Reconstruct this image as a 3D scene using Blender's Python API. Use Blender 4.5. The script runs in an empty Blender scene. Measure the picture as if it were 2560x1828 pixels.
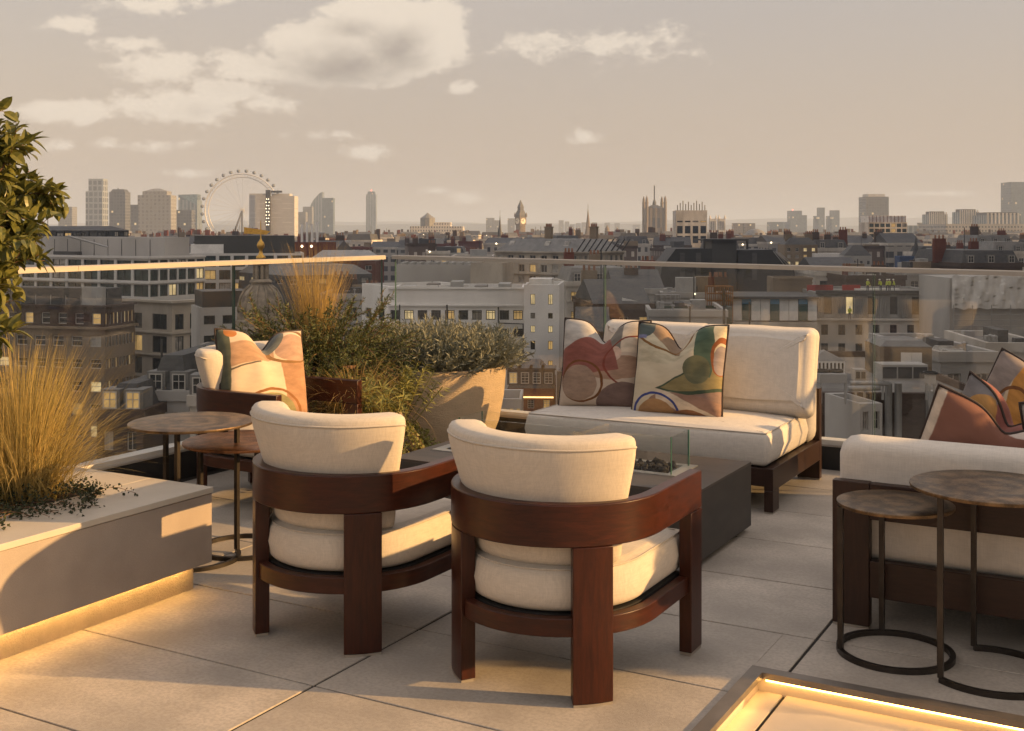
import bpy, math, random
from mathutils import Vector, Matrix, noise as mnoise
R = math.radians
random.seed(7)
scene = bpy.context.scene
COL = scene.collection

# ------------------------------------------------------------------ camera
FPX, CXP, HZP, CAMH, YAW = 2902.0, 1280.0, 575.0, 1.53, R(29.17)   # focal / principal / horizon in photo pixels
CY, SY = math.cos(YAW), math.sin(YAW)
cam_d = bpy.data.cameras.new("camera"); cam = bpy.data.objects.new("camera", cam_d); COL.objects.link(cam)
cam.location = (0, 0, CAMH); cam.rotation_euler = (R(90), 0, YAW)
cam_d.sensor_width = 36.0; cam_d.lens = FPX / 2560 * 36; cam_d.shift_y = -(914 - HZP) / 2560
cam_d.clip_start = 0.05; cam_d.clip_end = 40000
scene.camera = cam

# ------------------------------------------------------------------ sun, sky, exposure
SUN_EL, SUN_TH = R(17.0), R(9.0)      # elevation; azimuth: camera right, 9 degrees towards the viewer
sun_dir = Vector((math.cos(SUN_TH) * CY + math.sin(SUN_TH) * SY, math.cos(SUN_TH) * SY - math.sin(SUN_TH) * CY, math.tan(SUN_EL))).normalized()
sd = bpy.data.lights.new("sun", 'SUN'); sun = bpy.data.objects.new("sun", sd); COL.objects.link(sun)
sd.energy = 5.0; sd.angle = R(0.6); sd.color = (1.0, 0.58, 0.22)
sun.rotation_euler = sun_dir.to_track_quat('Z', 'Y').to_euler()

scene.view_settings.view_transform = 'Standard'; scene.view_settings.look = 'None'
scene.view_settings.exposure = 0.75; scene.view_settings.gamma = 1.0
scene.view_settings.use_curve_mapping = False
scene.render.engine = 'CYCLES'
cy = scene.cycles
cy.use_denoising = True; cy.use_adaptive_sampling = True; cy.adaptive_threshold = 0.02
cy.max_bounces = 8; cy.diffuse_bounces = 3; cy.glossy_bounces = 3; cy.transmission_bounces = 6
cy.transparent_max_bounces = 16; cy.volume_bounces = 1
cy.sample_clamp_indirect = 6.0; cy.caustics_reflective = False; cy.caustics_refractive = False

class NT:
    """tiny wrapper for building node trees"""
    def __init__(s, tree): s.t = tree; s.n = tree.nodes; s.l = tree.links
    def new(s, typ, ins=None, **kw):
        n = s.n.new(typ)
        for k, v in kw.items(): setattr(n, k, v)
        if ins:
            for k, v in ins.items():
                if isinstance(v, bpy.types.NodeSocket): s.l.new(v, n.inputs[k])
                else: n.inputs[k].default_value = v
        return n
    def m(s, op, a, b=None, c=None, clamp=False):
        n = s.n.new('ShaderNodeMath'); n.operation = op; n.use_clamp = clamp
        for i, v in enumerate((a, b, c)):
            if v is None: continue
            if isinstance(v, bpy.types.NodeSocket): s.l.new(v, n.inputs[i])
            else: n.inputs[i].default_value = v
        return n.outputs[0]
    def mix(s, f, a, b):
        n = s.n.new('ShaderNodeMix'); n.data_type = 'RGBA'
        for i, v in ((0, f), (6, a), (7, b)):
            if isinstance(v, bpy.types.NodeSocket): s.l.new(v, n.inputs[i])
            elif i == 0: n.inputs[i].default_value = v
            else: n.inputs[i].default_value = (v[0], v[1], v[2], 1)
        return n.outputs[2]
    def ss(s, x, lo, hi):
        n = s.n.new('ShaderNodeMapRange'); n.interpolation_type = 'SMOOTHSTEP'
        s.l.new(x, n.inputs[0]); n.inputs[1].default_value = lo; n.inputs[2].default_value = hi
        return n.outputs[0]
    def dot(s, a, v):
        n = s.n.new('ShaderNodeVectorMath'); n.operation = 'DOT_PRODUCT'
        s.l.new(a, n.inputs[0]); n.inputs[1].default_value = v
        return n.outputs['Value']

def srgb(r, g, b):
    f = lambda c: c / 12.92 if c <= .04045 else ((c + .055) / 1.055) ** 2.4
    return (f(r / 255), f(g / 255), f(b / 255))

SKY_K = 2 ** -0.75        # sky radiance for the exposure above
SKY_STRENGTH = 0.12
def make_world():
    w = bpy.data.worlds.new("World"); scene.world = w; w.use_nodes = True
    t = NT(w.node_tree); t.n.clear()
    out = t.new('ShaderNodeOutputWorld'); bg = t.new('ShaderNodeBackground')
    bg.inputs['Strength'].default_value = SKY_STRENGTH
    t.l.new(bg.outputs[0], out.inputs[0])
    sky = t.new('ShaderNodeTexSky', sky_type='NISHITA')
    sky.sun_disc = False; sky.sun_elevation = SUN_EL
    sky.sun_rotation = math.atan2(sun_dir.x, sun_dir.y)
    sky.altitude = 40; sky.air_density = 1.6; sky.dust_density = 6.0; sky.ozone_density = 1.0
    tint = t.n.new('ShaderNodeMix'); tint.data_type = 'RGBA'; tint.blend_type = 'MULTIPLY'
    tint.inputs[0].default_value = 1.0
    t.l.new(sky.outputs[0], tint.inputs[6]); tint.inputs[7].default_value = (*SKY_TINT, 1)
    # even veil of thin high cloud that evens out the dome
    tcv = t.new('ShaderNodeTexCoord')
    vcol = t.mix(t.ss(t.dot(tcv.outputs['Generated'], (0, 0, 1)), .0, .24), [c / SKY_STRENGTH for c in VEIL_LOW], [c / SKY_STRENGTH for c in VEIL_COL])
    veil = t.mix(SKY_VEIL, tint.outputs[2], vcol)
    # clouds, laid out by direction on the dome
    def density_group(name, clouds):
        g = bpy.data.node_groups.new(name, 'ShaderNodeTree')
        g.interface.new_socket("P", in_out='INPUT', socket_type='NodeSocketVector')
        g.interface.new_socket("D", in_out='OUTPUT', socket_type='NodeSocketFloat')
        q = NT(g); gi = q.new('NodeGroupInput'); go = q.new('NodeGroupOutput')
        P = gi.outputs[0]
        f = q.m('MAXIMUM', q.dot(P, (-SY, CY, 0)), 0.25)
        u = q.m('DIVIDE', q.dot(P, (CY, SY, 0)), f); v = q.m('DIVIDE', q.dot(P, (0, 0, 1)), f)
        w = q.new('ShaderNodeCombineXYZ', {0: u, 1: v}).outputs[0]
        best = None
        for (x, y, rx, ry, s) in clouds:
            cu, cv = (1.12577 * x - 1280) / FPX, (575 - 1.12577 * y) / FPX
            kx, ky = FPX / 1.12577 / rx, FPX / 1.12577 / ry
            ma = q.n.new('ShaderNodeVectorMath'); ma.operation = 'MULTIPLY_ADD'; q.l.new(w, ma.inputs[0])
            ma.inputs[1].default_value = (kx, ky, 0); ma.inputs[2].default_value = (-cu * kx, -cv * ky, 0)
            le = q.n.new('ShaderNodeVectorMath'); le.operation = 'LENGTH'; q.l.new(ma.outputs[0], le.inputs[0])
            e = q.m('MULTIPLY_ADD', le.outputs['Value'], -s, s)
            best = e if best is None else q.m('MAXIMUM', best, e)
        best = q.m('MAXIMUM', best, -0.62)
        mp = q.new('ShaderNodeMapping', {'Vector': P}); mp.inputs['Scale'].default_value = (1, 1, 1.7)
        n1 = q.new('ShaderNodeTexNoise', {'Vector': mp.outputs[0], 'Scale': 21.0, 'Detail': 10.0, 'Roughness': 0.66, 'Distortion': 0.0})
        n2 = q.new('ShaderNodeTexNoise', {'Vector': mp.outputs[0], 'Scale': 85.0, 'Detail': 4.0, 'Roughness': 0.6})
        nn = q.m('ADD', q.m('MULTIPLY_ADD', n1.outputs[0], 1.9, -.97), q.m('MULTIPLY_ADD', n2.outputs[0], .55, -.275))
        q.l.new(q.m('ADD', best, nn), go.inputs[0])
        return g
    g = density_group("cloud_density", CLOUDS); gb = density_group("cloud_density_towards_sun", CLOUDS[:9])
    tc = t.new('ShaderNodeTexCoord')
    g1 = t.n.new('ShaderNodeGroup'); g1.node_tree = g; t.l.new(tc.outputs['Generated'], g1.inputs[0])
    off = t.n.new('ShaderNodeVectorMath'); off.operation = 'ADD'
    t.l.new(tc.outputs['Generated'], off.inputs[0])
    off.inputs[1].default_value = (CY * .020, SY * .020, .016)
    g2 = t.n.new('ShaderNodeGroup'); g2.node_tree = gb; t.l.new(off.outputs[0], g2.inputs[0])
    d1, d2 = g1.outputs[0], g2.outputs[0]
    alpha = t.ss(d1, -.04, .36)
    grey = t.ss(d2, .10, 2.2)
    ccol = t.mix(grey, [c / SKY_STRENGTH for c in srgb(241, 226, 207)], [c / SKY_STRENGTH for c in srgb(172, 160, 149)])
    fin = t.mix(t.m('MULTIPLY', alpha, .9), veil, ccol)
    # overcast dome: brighter towards the zenith
    up = t.m('MULTIPLY_ADD', t.ss(t.dot(tc.outputs['Generated'], (0, 0, 1)), .15, 1.0), .55, 1.0)
    sc = t.n.new('ShaderNodeVectorMath'); sc.operation = 'SCALE'; t.l.new(fin, sc.inputs[0]); t.l.new(t.m('MULTIPLY', up, SKY_K), sc.inputs['Scale']); fin = sc.outputs[0]
    t.l.new(fin, bg.inputs['Color'])
    w.cycles.sampling_method = 'MANUAL'; w.cycles.sample_map_resolution = 256
SKY_TINT = (1.30, 1.22, 1.18)
SKY_VEIL = 0.78
VEIL_COL = srgb(205, 193, 187)      # thin high cloud overhead, peach towards the horizon
VEIL_LOW = srgb(222, 200, 178)
CLOUDS = [(815, 108, 245, 90, 2.0), (925, 74, 138, 98, 1.7), (700, 150, 140, 52, 1.3), (830, 24, 140, 50, 1.3),
          (350, 150, 115, 46, .72), (545, 150, 110, 52, .78), (395, 238, 150, 52, .8), (500, 200, 120, 40, .7), (590, 232, 120, 24, .35),
          (130, 248, 160, 30, .55), (240, 325, 190, 18, .35), (160, 52, 75, 20, .30), (300, 98, 85, 22, .42), (330, 6, 190, 26, .45),
          (1350, 100, 250, 42, .34), (1420, 122, 150, 24, .28), (1308, 308, 50, 20, .55), (1020, 196, 50, 22, .6), (810, 336, 62, 26, .5),
          (1028, 438, 48, 19, .55), (965, 423, 55, 14, .4), (415, 385, 78, 14, .5), (740, 300, 80, 14, .3), (2090, 430, 120, 8, .3)]
make_world()

# ------------------------------------------------------------------ photo pixel -> place
def G(px, py, z=0.0):                      # point at height z
    d = (CAMH - z) * FPX / (py - HZP); xc = (px - CXP) * d / FPX
    return Vector((xc * CY - d * SY, xc * SY + d * CY, z))
def CW(xc, d, z=0.0):                      # (right of the viewer, away from the viewer, height) -> world
    return Vector((xc * CY - d * SY, xc * SY + d * CY, z))
def sx(px, d): return (px - CXP) * d / FPX
def sz(py, d): return CAMH - (py - HZP) * d / FPX

# ------------------------------------------------------------------ object helpers
def tag(o, label=None, cat=None, group=None, kind=None):
    if label: o['label'] = label
    if cat: o['category'] = cat
    if group: o['group'] = group
    if kind: o['kind'] = kind
    return o
def empty(name, loc=(0, 0, 0), rz=0.0, parent=None):
    o = bpy.data.objects.new(name, None); COL.objects.link(o)
    o.location = loc; o.rotation_euler = (0, 0, rz); o.empty_display_size = .2
    if parent: o.parent = parent
    return o
def inst(name, me, parent=None, loc=(0, 0, 0), rot=(0, 0, 0), scale=(1, 1, 1)):
    o = bpy.data.objects.new(name, me); COL.objects.link(o)
    o.location = loc; o.rotation_euler = rot; o.scale = scale
    if parent: o.parent = parent
    return o
def copy_tree(o, parent=None):
    c = o.copy(); COL.objects.link(c)
    c.parent = parent
    for ch in list(o.children): copy_tree(ch, c)
    return c

class MB:
    """collects faces; build() links them as one mesh object"""
    def __init__(s): s.v = []; s.f = []; s.mi = []; s.uv = None
    def face(s, pts, m=0):
        i = len(s.v); s.v.extend([tuple(p) for p in pts]); s.f.append(tuple(range(i, i + len(pts)))); s.mi.append(m)
    def box(s, x0, x1, y0, y1, z0, z1, m=0):
        i = len(s.v)
        s.v += [(x0, y0, z0), (x1, y0, z0), (x1, y1, z0), (x0, y1, z0), (x0, y0, z1), (x1, y0, z1), (x1, y1, z1), (x0, y1, z1)]
        for q in ((3, 2, 1, 0), (4, 5, 6, 7), (0, 1, 5, 4), (1, 2, 6, 5), (2, 3, 7, 6), (3, 0, 4, 7)):
            s.f.append(tuple(i + k for k in q)); s.mi.append(m)
        return s
    def frustum(s, x0, x1, y0, y1, z0, z1, ix, iy, m=0, iy2=None, ix2=None):
        iy2 = iy if iy2 is None else iy2; ix2 = ix if ix2 is None else ix2
        i = len(s.v)
        s.v += [(x0, y0, z0), (x1, y0, z0), (x1, y1, z0), (x0, y1, z0), (x0 + ix, y0 + iy, z1), (x1 - ix2, y0 + iy, z1), (x1 - ix2, y1 - iy2, z1), (x0 + ix, y1 - iy2, z1)]
        for q in ((3, 2, 1, 0), (4, 5, 6, 7), (0, 1, 5, 4), (1, 2, 6, 5), (2, 3, 7, 6), (3, 0, 4, 7)):
            s.f.append(tuple(i + k for k in q)); s.mi.append(m)
        return s
    def loft(s, rings, closed=True, cap0=True, cap1=True, m=0):
        n = len(rings[0]); i0 = len(s.v)
        for r in rings: s.v.extend([tuple(p) for p in r])
        for a in range(len(rings) - 1):
            for b in range(n if closed else n - 1):
                c = (b + 1) % n
                s.f.append((i0 + a * n + b, i0 + a * n + c, i0 + (a + 1) * n + c, i0 + (a + 1) * n + b)); s.mi.append(m)
        if cap0: s.f.append(tuple(i0 + k for k in reversed(range(n)))); s.mi.append(m)
        if cap1: s.f.append(tuple(i0 + (len(rings) - 1) * n + k for k in range(n))); s.mi.append(m)
        return s
    def tube(s, pts, r, n=6, m=0, cap=True):
        pts = [Vector(p) for p in pts]; rings = []; up = Vector((0, 0, 1)); prev = None
        for i, p in enumerate(pts):
            t = (pts[min(i + 1, len(pts) - 1)] - pts[max(i - 1, 0)]).normalized()
            if prev is None:
                a = t.cross(up)
                if a.length < 1e-3: a = t.cross(Vector((1, 0, 0)))
            else:
                a = prev - t * prev.dot(t)
                if a.length < 1e-6: a = t.cross(up)
            a.normalize(); prev = a; b = t.cross(a)
            rr = r[i] if isinstance(r, (list, tuple)) else r
            rings.append([p + (a * math.cos(k * 2 * math.pi / n) + b * math.sin(k * 2 * math.pi / n)) * rr for k in range(n)])
        return s.loft(rings, cap0=cap, cap1=cap, m=m)
    def lathe(s, prof, n=24, c=(0, 0), m=0, cap=True, a0=0.0):
        rings = [[(c[0] + r * math.cos(a0 + k * 2 * math.pi / n), c[1] + r * math.sin(a0 + k * 2 * math.pi / n), z) for k in range(n)] for r, z in prof]
        return s.loft(rings, cap0=cap, cap1=cap, m=m)
    def mesh(s, name, mats, smooth=False, angle=40):
        me = bpy.data.meshes.new(name); me.from_pydata(s.v, [], s.f)
        for m in (mats if isinstance(mats, (list, tuple)) else [mats]):
            if m: me.materials.append(m)
        me.polygons.foreach_set('material_index', s.mi)
        if smooth:
            me.polygons.foreach_set('use_smooth', [True] * len(s.f))
            if angle < 180: me.set_sharp_from_angle(angle=R(angle))
        if s.uv:
            l = me.uv_layers.new(name="UVMap")
            l.data.foreach_set('uv', [c for q in s.uv for c in q])
        me.update()
        return me
    def build(s, name, mats, parent=None, smooth=False, angle=40, bevel=0, loc=(0, 0, 0), rz=0, seg=2):
        o = inst(name, s.mesh(name, mats, smooth, angle), parent, loc, (0, 0, rz))
        if bevel:
            b = o.modifiers.new("bevel", 'BEVEL'); b.width = bevel; b.segments = seg; b.limit_method = 'ANGLE'; b.angle_limit = R(40)
            if hasattr(b, 'harden_normals'): b.harden_normals = False
            o.data.polygons.foreach_set('use_smooth', [True] * len(s.f)); o.data.set_sharp_from_angle(angle=R(60))
        return o
def Box(name, mats, dims, parent=None, bevel=0, **k): return MB().box(*dims).build(name, mats, parent, bevel=bevel, **k)

# ------------------------------------------------------------------ materials
MATS = {}
def mat(name, col, rough=.7, var=.12, scale=6.0, bump=.0, bscale=40.0, metal=0.0, spec=.5, coat=0.0, stretch=None, col2=None, detail=5.0, emit=None, estr=0, sheen=0, orand=0.0, world=False, blotch=None, fine=0.0, fscale=120):
    """noise-tinted principled material"""
    if name in MATS: return MATS[name]
    m = bpy.data.materials.new(name); m.use_nodes = True; t = NT(m.node_tree)
    b = t.n['Principled BSDF']
    tc = t.new('ShaderNodeTexCoord'); vec = t.new('ShaderNodeNewGeometry').outputs['Position'] if world else tc.outputs['Object']
    if stretch:
        mp = t.new('ShaderNodeMapping', {'Vector': vec}); mp.inputs['Scale'].default_value = stretch; vec = mp.outputs[0]
    n = t.new('ShaderNodeTexNoise', {'Vector': vec, 'Scale': scale, 'Detail': detail, 'Roughness': .6})
    a = [max(0, c * (1 - var)) for c in col]; z = list(col2) if col2 else [min(1, c * (1 + var)) for c in col]
    base = t.mix(t.ss(n.outputs[0], .3, .7), a, z)
    if blotch:
        n3 = t.new('ShaderNodeTexNoise', {'Vector': vec, 'Scale': blotch[0], 'Detail': 3.0, 'Roughness': .5})
        base = t.mix(t.m('MULTIPLY', t.ss(n3.outputs[0], .42, .7), blotch[2]), base, blotch[1])
    if fine:
        n4 = t.new('ShaderNodeTexNoise', {'Vector': vec, 'Scale': fscale, 'Detail': 2.0})
        base = t.mix(t.m('MULTIPLY', t.ss(n4.outputs[0], .35, .68), fine), base, [c * .55 for c in col])
    if orand:
        oi = t.new('ShaderNodeObjectInfo'); base = t.mix(t.m('MULTIPLY', oi.outputs['Random'], orand), base, [c * .62 for c in col])
    t.l.new(base, b.inputs['Base Color'])
    b.inputs['Roughness'].default_value = rough; b.inputs['Metallic'].default_value = metal
    b.inputs['Specular IOR Level'].default_value = spec; b.inputs['Coat Weight'].default_value = coat
    if coat: b.inputs['Coat Roughness'].default_value = .25
    if sheen: b.inputs['Sheen Weight'].default_value = sheen
    if emit: b.inputs['Emission Color'].default_value = (*emit, 1); b.inputs['Emission Strength'].default_value = estr
    if bump:
        n2 = t.new('ShaderNodeTexNoise', {'Vector': vec, 'Scale': bscale, 'Detail': 4.0, 'Roughness': .65})
        bp = t.new('ShaderNodeBump', {'Height': n2.outputs[0], 'Strength': bump, 'Distance': .02})
        t.l.new(bp.outputs[0], b.inputs['Normal'])
    MATS[name] = m
    return m
def glow(name, col, strength):
    if name in MATS: return MATS[name]
    m = bpy.data.materials.new(name); m.use_nodes = True; t = NT(m.node_tree); b = t.n['Principled BSDF']
    b.inputs['Base Color'].default_value = (.5, .45, .4, 1); b.inputs['Emission Color'].default_value = (*col, 1); b.inputs['Emission Strength'].default_value = strength
    MATS[name] = m; return m
def glass(name, tint=(.93, .95, .94), ior=1.5, rough=0.0, gloss=1.0):
    if name in MATS: return MATS[name]
    m = bpy.data.materials.new(name); m.use_nodes = True; t = NT(m.node_tree); t.n.clear()
    out = t.new('ShaderNodeOutputMaterial'); tr = t.new('ShaderNodeBsdfTransparent'); tr.inputs[0].default_value = (*tint, 1)
    gl = t.new('ShaderNodeBsdfGlossy'); gl.inputs['Roughness'].default_value = rough; gl.inputs[0].default_value = (gloss, gloss, gloss, 1)
    ge = t.new('ShaderNodeNewGeometry'); dp = t.n.new('ShaderNodeVectorMath'); dp.operation = 'DOT_PRODUCT'
    t.l.new(ge.outputs['Normal'], dp.inputs[0]); t.l.new(ge.outputs['Incoming'], dp.inputs[1])
    f0 = ((ior - 1) / (ior + 1)) ** 2
    fz = t.m('MULTIPLY_ADD', t.m('POWER', t.m('SUBTRACT', 1.0, t.m('ABSOLUTE', dp.outputs['Value']), clamp=True), 5.0), 1 - f0, f0)
    mx = t.new('ShaderNodeMixShader', {0: fz}); t.l.new(tr.outputs[0], mx.inputs[1]); t.l.new(gl.outputs[0], mx.inputs[2])
    t.l.new(mx.outputs[0], out.inputs[0]); MATS[name] = m; return m

def fabric(name, col, thread=420.0, bump=.11):
    if name in MATS: return MATS[name]
    m = bpy.data.materials.new(name); m.use_nodes = True; t = NT(m.node_tree); b = t.n['Principled BSDF']
    tc = t.new('ShaderNodeTexCoord'); ob = tc.outputs['Object']
    def noise(sc, st, det=3.0):
        mp = t.new('ShaderNodeMapping', {'Vector': ob}); mp.inputs['Scale'].default_value = st
        return t.new('ShaderNodeTexNoise', {'Vector': mp.outputs[0], 'Scale': sc, 'Detail': det, 'Roughness': .6}).outputs[0]
    vert = noise(1.0, (thread, 22, 22), 2.0); hor = noise(1.0, (22, 22, thread), 2.0); dia = noise(1.0, (22, thread, 22), 2.0); big = noise(3.0, (1, 1, 1), 3.0)
    w = t.m('ADD', t.m('ADD', t.m('MULTIPLY', vert, .4), t.m('MULTIPLY', hor, .4)), t.m('MULTIPLY', dia, .4))
    c1 = t.mix(t.ss(w, .42, .78), [c * .89 for c in col], [min(1, c * 1.06) for c in col])
    c2 = t.mix(t.m('MULTIPLY', t.ss(big, .35, .7), .08), c1, [c * .86 for c in col])
    t.l.new(c2, b.inputs['Base Color'])
    b.inputs['Roughness'].default_value = .95; b.inputs['Specular IOR Level'].default_value = .15; b.inputs['Sheen Weight'].default_value = .12
    hh = t.m('ADD', w, t.m('MULTIPLY', noise(7.0, (1, 1, 1), 2.0), .5))
    bp = t.new('ShaderNodeBump', {'Height': hh, 'Strength': bump, 'Distance': .004})
    t.l.new(bp.outputs[0], b.inputs['Normal'])
    MATS[name] = m; return m

def wood(name, dark, light, rough=.33, axis=(7, 7, 1.1), bump=.05):
    if name in MATS: return MATS[name]
    m = bpy.data.materials.new(name); m.use_nodes = True; t = NT(m.node_tree); b = t.n['Principled BSDF']
    tc = t.new('ShaderNodeTexCoord'); mp = t.new('ShaderNodeMapping', {'Vector': tc.outputs['Object']}); mp.inputs['Scale'].default_value = axis
    n = t.new('ShaderNodeTexNoise', {'Vector': mp.outputs[0], 'Scale': 9.0, 'Detail': 6.0, 'Roughness': .62, 'Distortion': .6})
    n2 = t.new('ShaderNodeTexNoise', {'Vector': mp.outputs[0], 'Scale': 60.0, 'Detail': 3.0})
    c1 = t.mix(t.ss(n.outputs[0], .15, .85), dark, light)
    c2 = t.mix(t.m('MULTIPLY', t.ss(n2.outputs[0], .5, .7), .30), c1, [c * .6 for c in dark])
    t.l.new(c2, b.inputs['Base Color'])
    b.inputs['Roughness'].default_value = rough; b.inputs['Specular IOR Level'].default_value = .32
    bp = t.new('ShaderNodeBump', {'Height': n2.outputs[0], 'Strength': bump, 'Distance': .002}); t.l.new(bp.outputs[0], b.inputs['Normal'])
    MATS[name] = m; return m
# ================================================================== terrace setting
M_tile = mat('floor_stone', (.46, .41, .35), rough=.60, var=.20, scale=3.2, bump=.14, bscale=150, spec=.35, blotch=(1.5, (.27, .245, .21), .62), fine=.40, fscale=70, orand=.38, detail=10, world=True)
M_tile2 = mat('pit_stone', (.46, .40, .33), rough=.6, var=.08, scale=3, bump=.06, bscale=150)
M_joint = mat('joint_dark', (.018, .014, .011), rough=.9)
M_planter = mat('planter_stone', (.37, .31, .26), rough=.55, var=.12, scale=3.0, bump=.06, bscale=140, spec=.4, blotch=(4.0, (.38, .33, .28), .45), fine=.32, fscale=300)
M_cap = mat('cap_stone', (.50, .45, .375), rough=.6, var=.07, scale=3.5, bump=.05, bscale=120, blotch=(1.6, (.40, .36, .30), .3))
M_render = mat('plinth_render', (.50, .42, .31), rough=.9, var=.08, scale=14, bump=.55, bscale=130)
M_soil = mat('soil', (.035, .026, .02), rough=1, var=.4, scale=40, bump=.6, bscale=60)
M_mtl = mat('dark_bronze', (.045, .038, .033), rough=.42, metal=.75, var=.2, scale=18)
M_frame = mat('pit_frame_metal', (.20, .175, .15), rough=.45, metal=.6, var=.12, scale=9)
M_rail = mat('rail_metal', (.40, .37, .33), rough=.6, metal=.3, var=.06, scale=5, stretch=(1, 1, 12))
M_up = mat('upstand_black', (.018, .018, .018), rough=.5, var=.2)
M_white = mat('white_cap', (.62, .60, .55), rough=.5, var=.06)
M_led = glow('led_warm', (1.0, .54, .15), 16.0)
M_led2 = glow('led_warm_pit', (1.0, .52, .13), 9.0)
M_glass = glass('balustrade_glass', tint=(.955, .96, .955), ior=1.52)
M_gedge = mat('glass_edge', (.05, .10, .085), rough=.15, var=.1)

PX, PYF = -1.243, 3.95           # corner of the sunken light pit
TX, TXW, TY, TYW = -2.481, 1.36, 3.079, .632
XL, YF = -5.27, 7.50             # lines of the two balustrades
floor = MB()
floor.box(XL - .12, PX - .02, -.6, YF + .12, -.30, -.0055)
floor.box(PX - .02, 2.6, PYF + .02, YF + .12, -.30, -.0055)
floor.box(PX - .02, 2.6, -.6, PYF + .02, -.40, -.068)
fl = floor.build('terrace_floor', M_joint); tag(fl, kind='structure')
tile_cache = {}
def tile(x0, x1, y0, y1, z0=-.0055, z1=0.0, m=None, key=''):
    if x1 - x0 < .02 or y1 - y0 < .02: return
    k = (round(x1 - x0, 3), round(y1 - y0, 3), key)
    if k not in tile_cache:
        w, h = k[0], k[1]; b = .0018
        mb = MB(); mb.box(0, w, 0, h, 0, z1 - z0 - b)
        mb.frustum(0, w, 0, h, z1 - z0 - b, z1 - z0, b, b)
        tile_cache[k] = mb.mesh('tile', m or M_tile)
    o = inst('tile', tile_cache[k], fl, (x0, y0, z0 + random.uniform(-.0008, .0006)))
gx, gy = .0060, .0044
for i in range(-3, 5):
    for j in range(-6, 8):
        x0, x1 = TX + i * TXW + gx, TX + (i + 1) * TXW - gx
        y0, y1 = TY + j * TYW + gy, TY + (j + 1) * TYW - gy
        x0, x1, y1 = max(x0, XL + .09), min(x1, 2.55), min(y1, YF - .05)
        if x1 <= x0 or y1 <= y0: continue
        if x1 > PX and y0 < PYF:
            if x0 < PX: tile(x0, PX - .002, y0, y1)
            if y1 > PYF: tile(max(x0, PX - .002), x1, PYF + .002, y1)
        else: tile(x0, x1, y0, y1)
for i in range(0, 4):              # floor of the sunken pit
    for j in range(-6, 3):
        x0, x1 = max(TX + i * TXW + gx, PX + .02), TX + (i + 1) * TXW - gx
        y0, y1 = TY + (j - .35) * TYW + gy, min(TY + (j + .65) * TYW - gy, PYF - .02)
        if x1 > x0 + .02 and y1 > y0 + .02: tile(x0, x1, y0, y1, -.068, -.062, M_tile2, 'pit')
pit = empty('light_pit', (PX, PYF, 0)); tag(pit, 'sunken floor pit with grey metal lip and warm strip light', 'floor pit')
fw = .05
def mitre(name, poly, z0, z1, m, par, bevel=0):
    mb = MB(); mb.loft([[(x, y, z0) for x, y in poly], [(x, y, z1) for x, y in poly]]); return mb.build(name, m, par, bevel=bevel)
mitre('metal_lip', [(0, 0), (0, -3.6), (fw, -3.6), (fw, -fw)], -.012, .010, M_frame, pit)
mitre('metal_lip', [(0, 0), (fw, -fw), (3.4, -fw), (3.4, 0)], -.012, .010, M_frame, pit)
Box('side_wall', M_tile2, (.0, 3.4, -.03, .0, -.08, -.0125), pit)
Box('side_wall', M_tile2, (.0, .03, -3.6, -.031, -.08, -.0125), pit)
Box('led_strip', M_led2, (.06, 3.3, -.042, -.0305, -.021, -.0135), pit)
Box('led_strip', M_led2, (.0305, .042, -3.5, -.06, -.021, -.0135), pit)

# ---- glass balustrades
def balustrade(name, label, p0, p1, z0, z1, seams, joints, curb_h):
    L = (p1 - p0).length; ang = math.atan2((p1 - p0).y, (p1 - p0).x)
    r = empty(name, (p0.x, p0.y, 0), ang); tag(r, label, 'balustrade')
    Box('upstand', M_up, (-.05, L + .05, -.012, .10, -.02, curb_h - .028), r)
    Box('cap_strip', M_rail, (-.05, L + .05, -.016, .10, curb_h - .0275, curb_h - .016), r)
    Box('cap_strip', M_white, (-.05, L + .05, .0, .10, curb_h - .0155, curb_h + .012), r)
    s = [0] + seams + [L]
    for a, b in zip(s[:-1], s[1:]):
        za, zb = z0 + (z1 - z0) * a / L, z0 + (z1 - z0) * b / L
        mb = MB(); a, b = a + .006, b - .006; y0, y1 = .038, .055
        mb.face([(a, y0, curb_h), (b, y0, curb_h), (b, y0, zb - .01), (a, y0, za - .01)], 0)
        mb.face([(a, y1, curb_h), (a, y1, za - .01), (b, y1, zb - .01), (b, y1, curb_h)], 0)
        mb.face([(a, y0, curb_h), (a, y0, za - .01), (a, y1, za - .01), (a, y1, curb_h)], 1)
        mb.face([(b, y0, curb_h), (b, y1, curb_h), (b, y1, zb - .01), (b, y0, zb - .01)], 1)
        mb.build('glass_panel', [M_glass, M_gedge], r)
    s = [-.02] + joints + [L + .02]
    for a, b in zip(s[:-1], s[1:]):
        za, zb = z0 + (z1 - z0) * a / L, z0 + (z1 - z0) * b / L
        prof = [(.026, -.016), (.067, -.016), (.067, .010), (.061, .016), (.032, .016), (.026, .010)]
        mb = MB(); mb.loft([[(a + .001, y, za + z) for y, z in prof], [(b - .001, y, zb + z) for y, z in prof]]); mb.build('handrail', M_rail, r)
    return r
balustrade('glass_balustrade', 'frameless glass balustrade with metal handrail behind the two seat sofa', Vector((XL, YF, 0)), Vector((2.6, YF, 0)), 1.316, 1.236,
           [1.815, 3.685, 5.555, 7.4], [.404, 2.94, 5.48], .169)
b2 = balustrade('glass_balustrade', 'frameless glass balustrade with metal handrail behind the tufted grass', Vector((XL, -.5, 0)), Vector((XL, YF - .06, 0)), 1.310, 1.316,
           [1.1, 2.73, 4.5, 6.27], [2.2, 5.0], .19)

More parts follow.
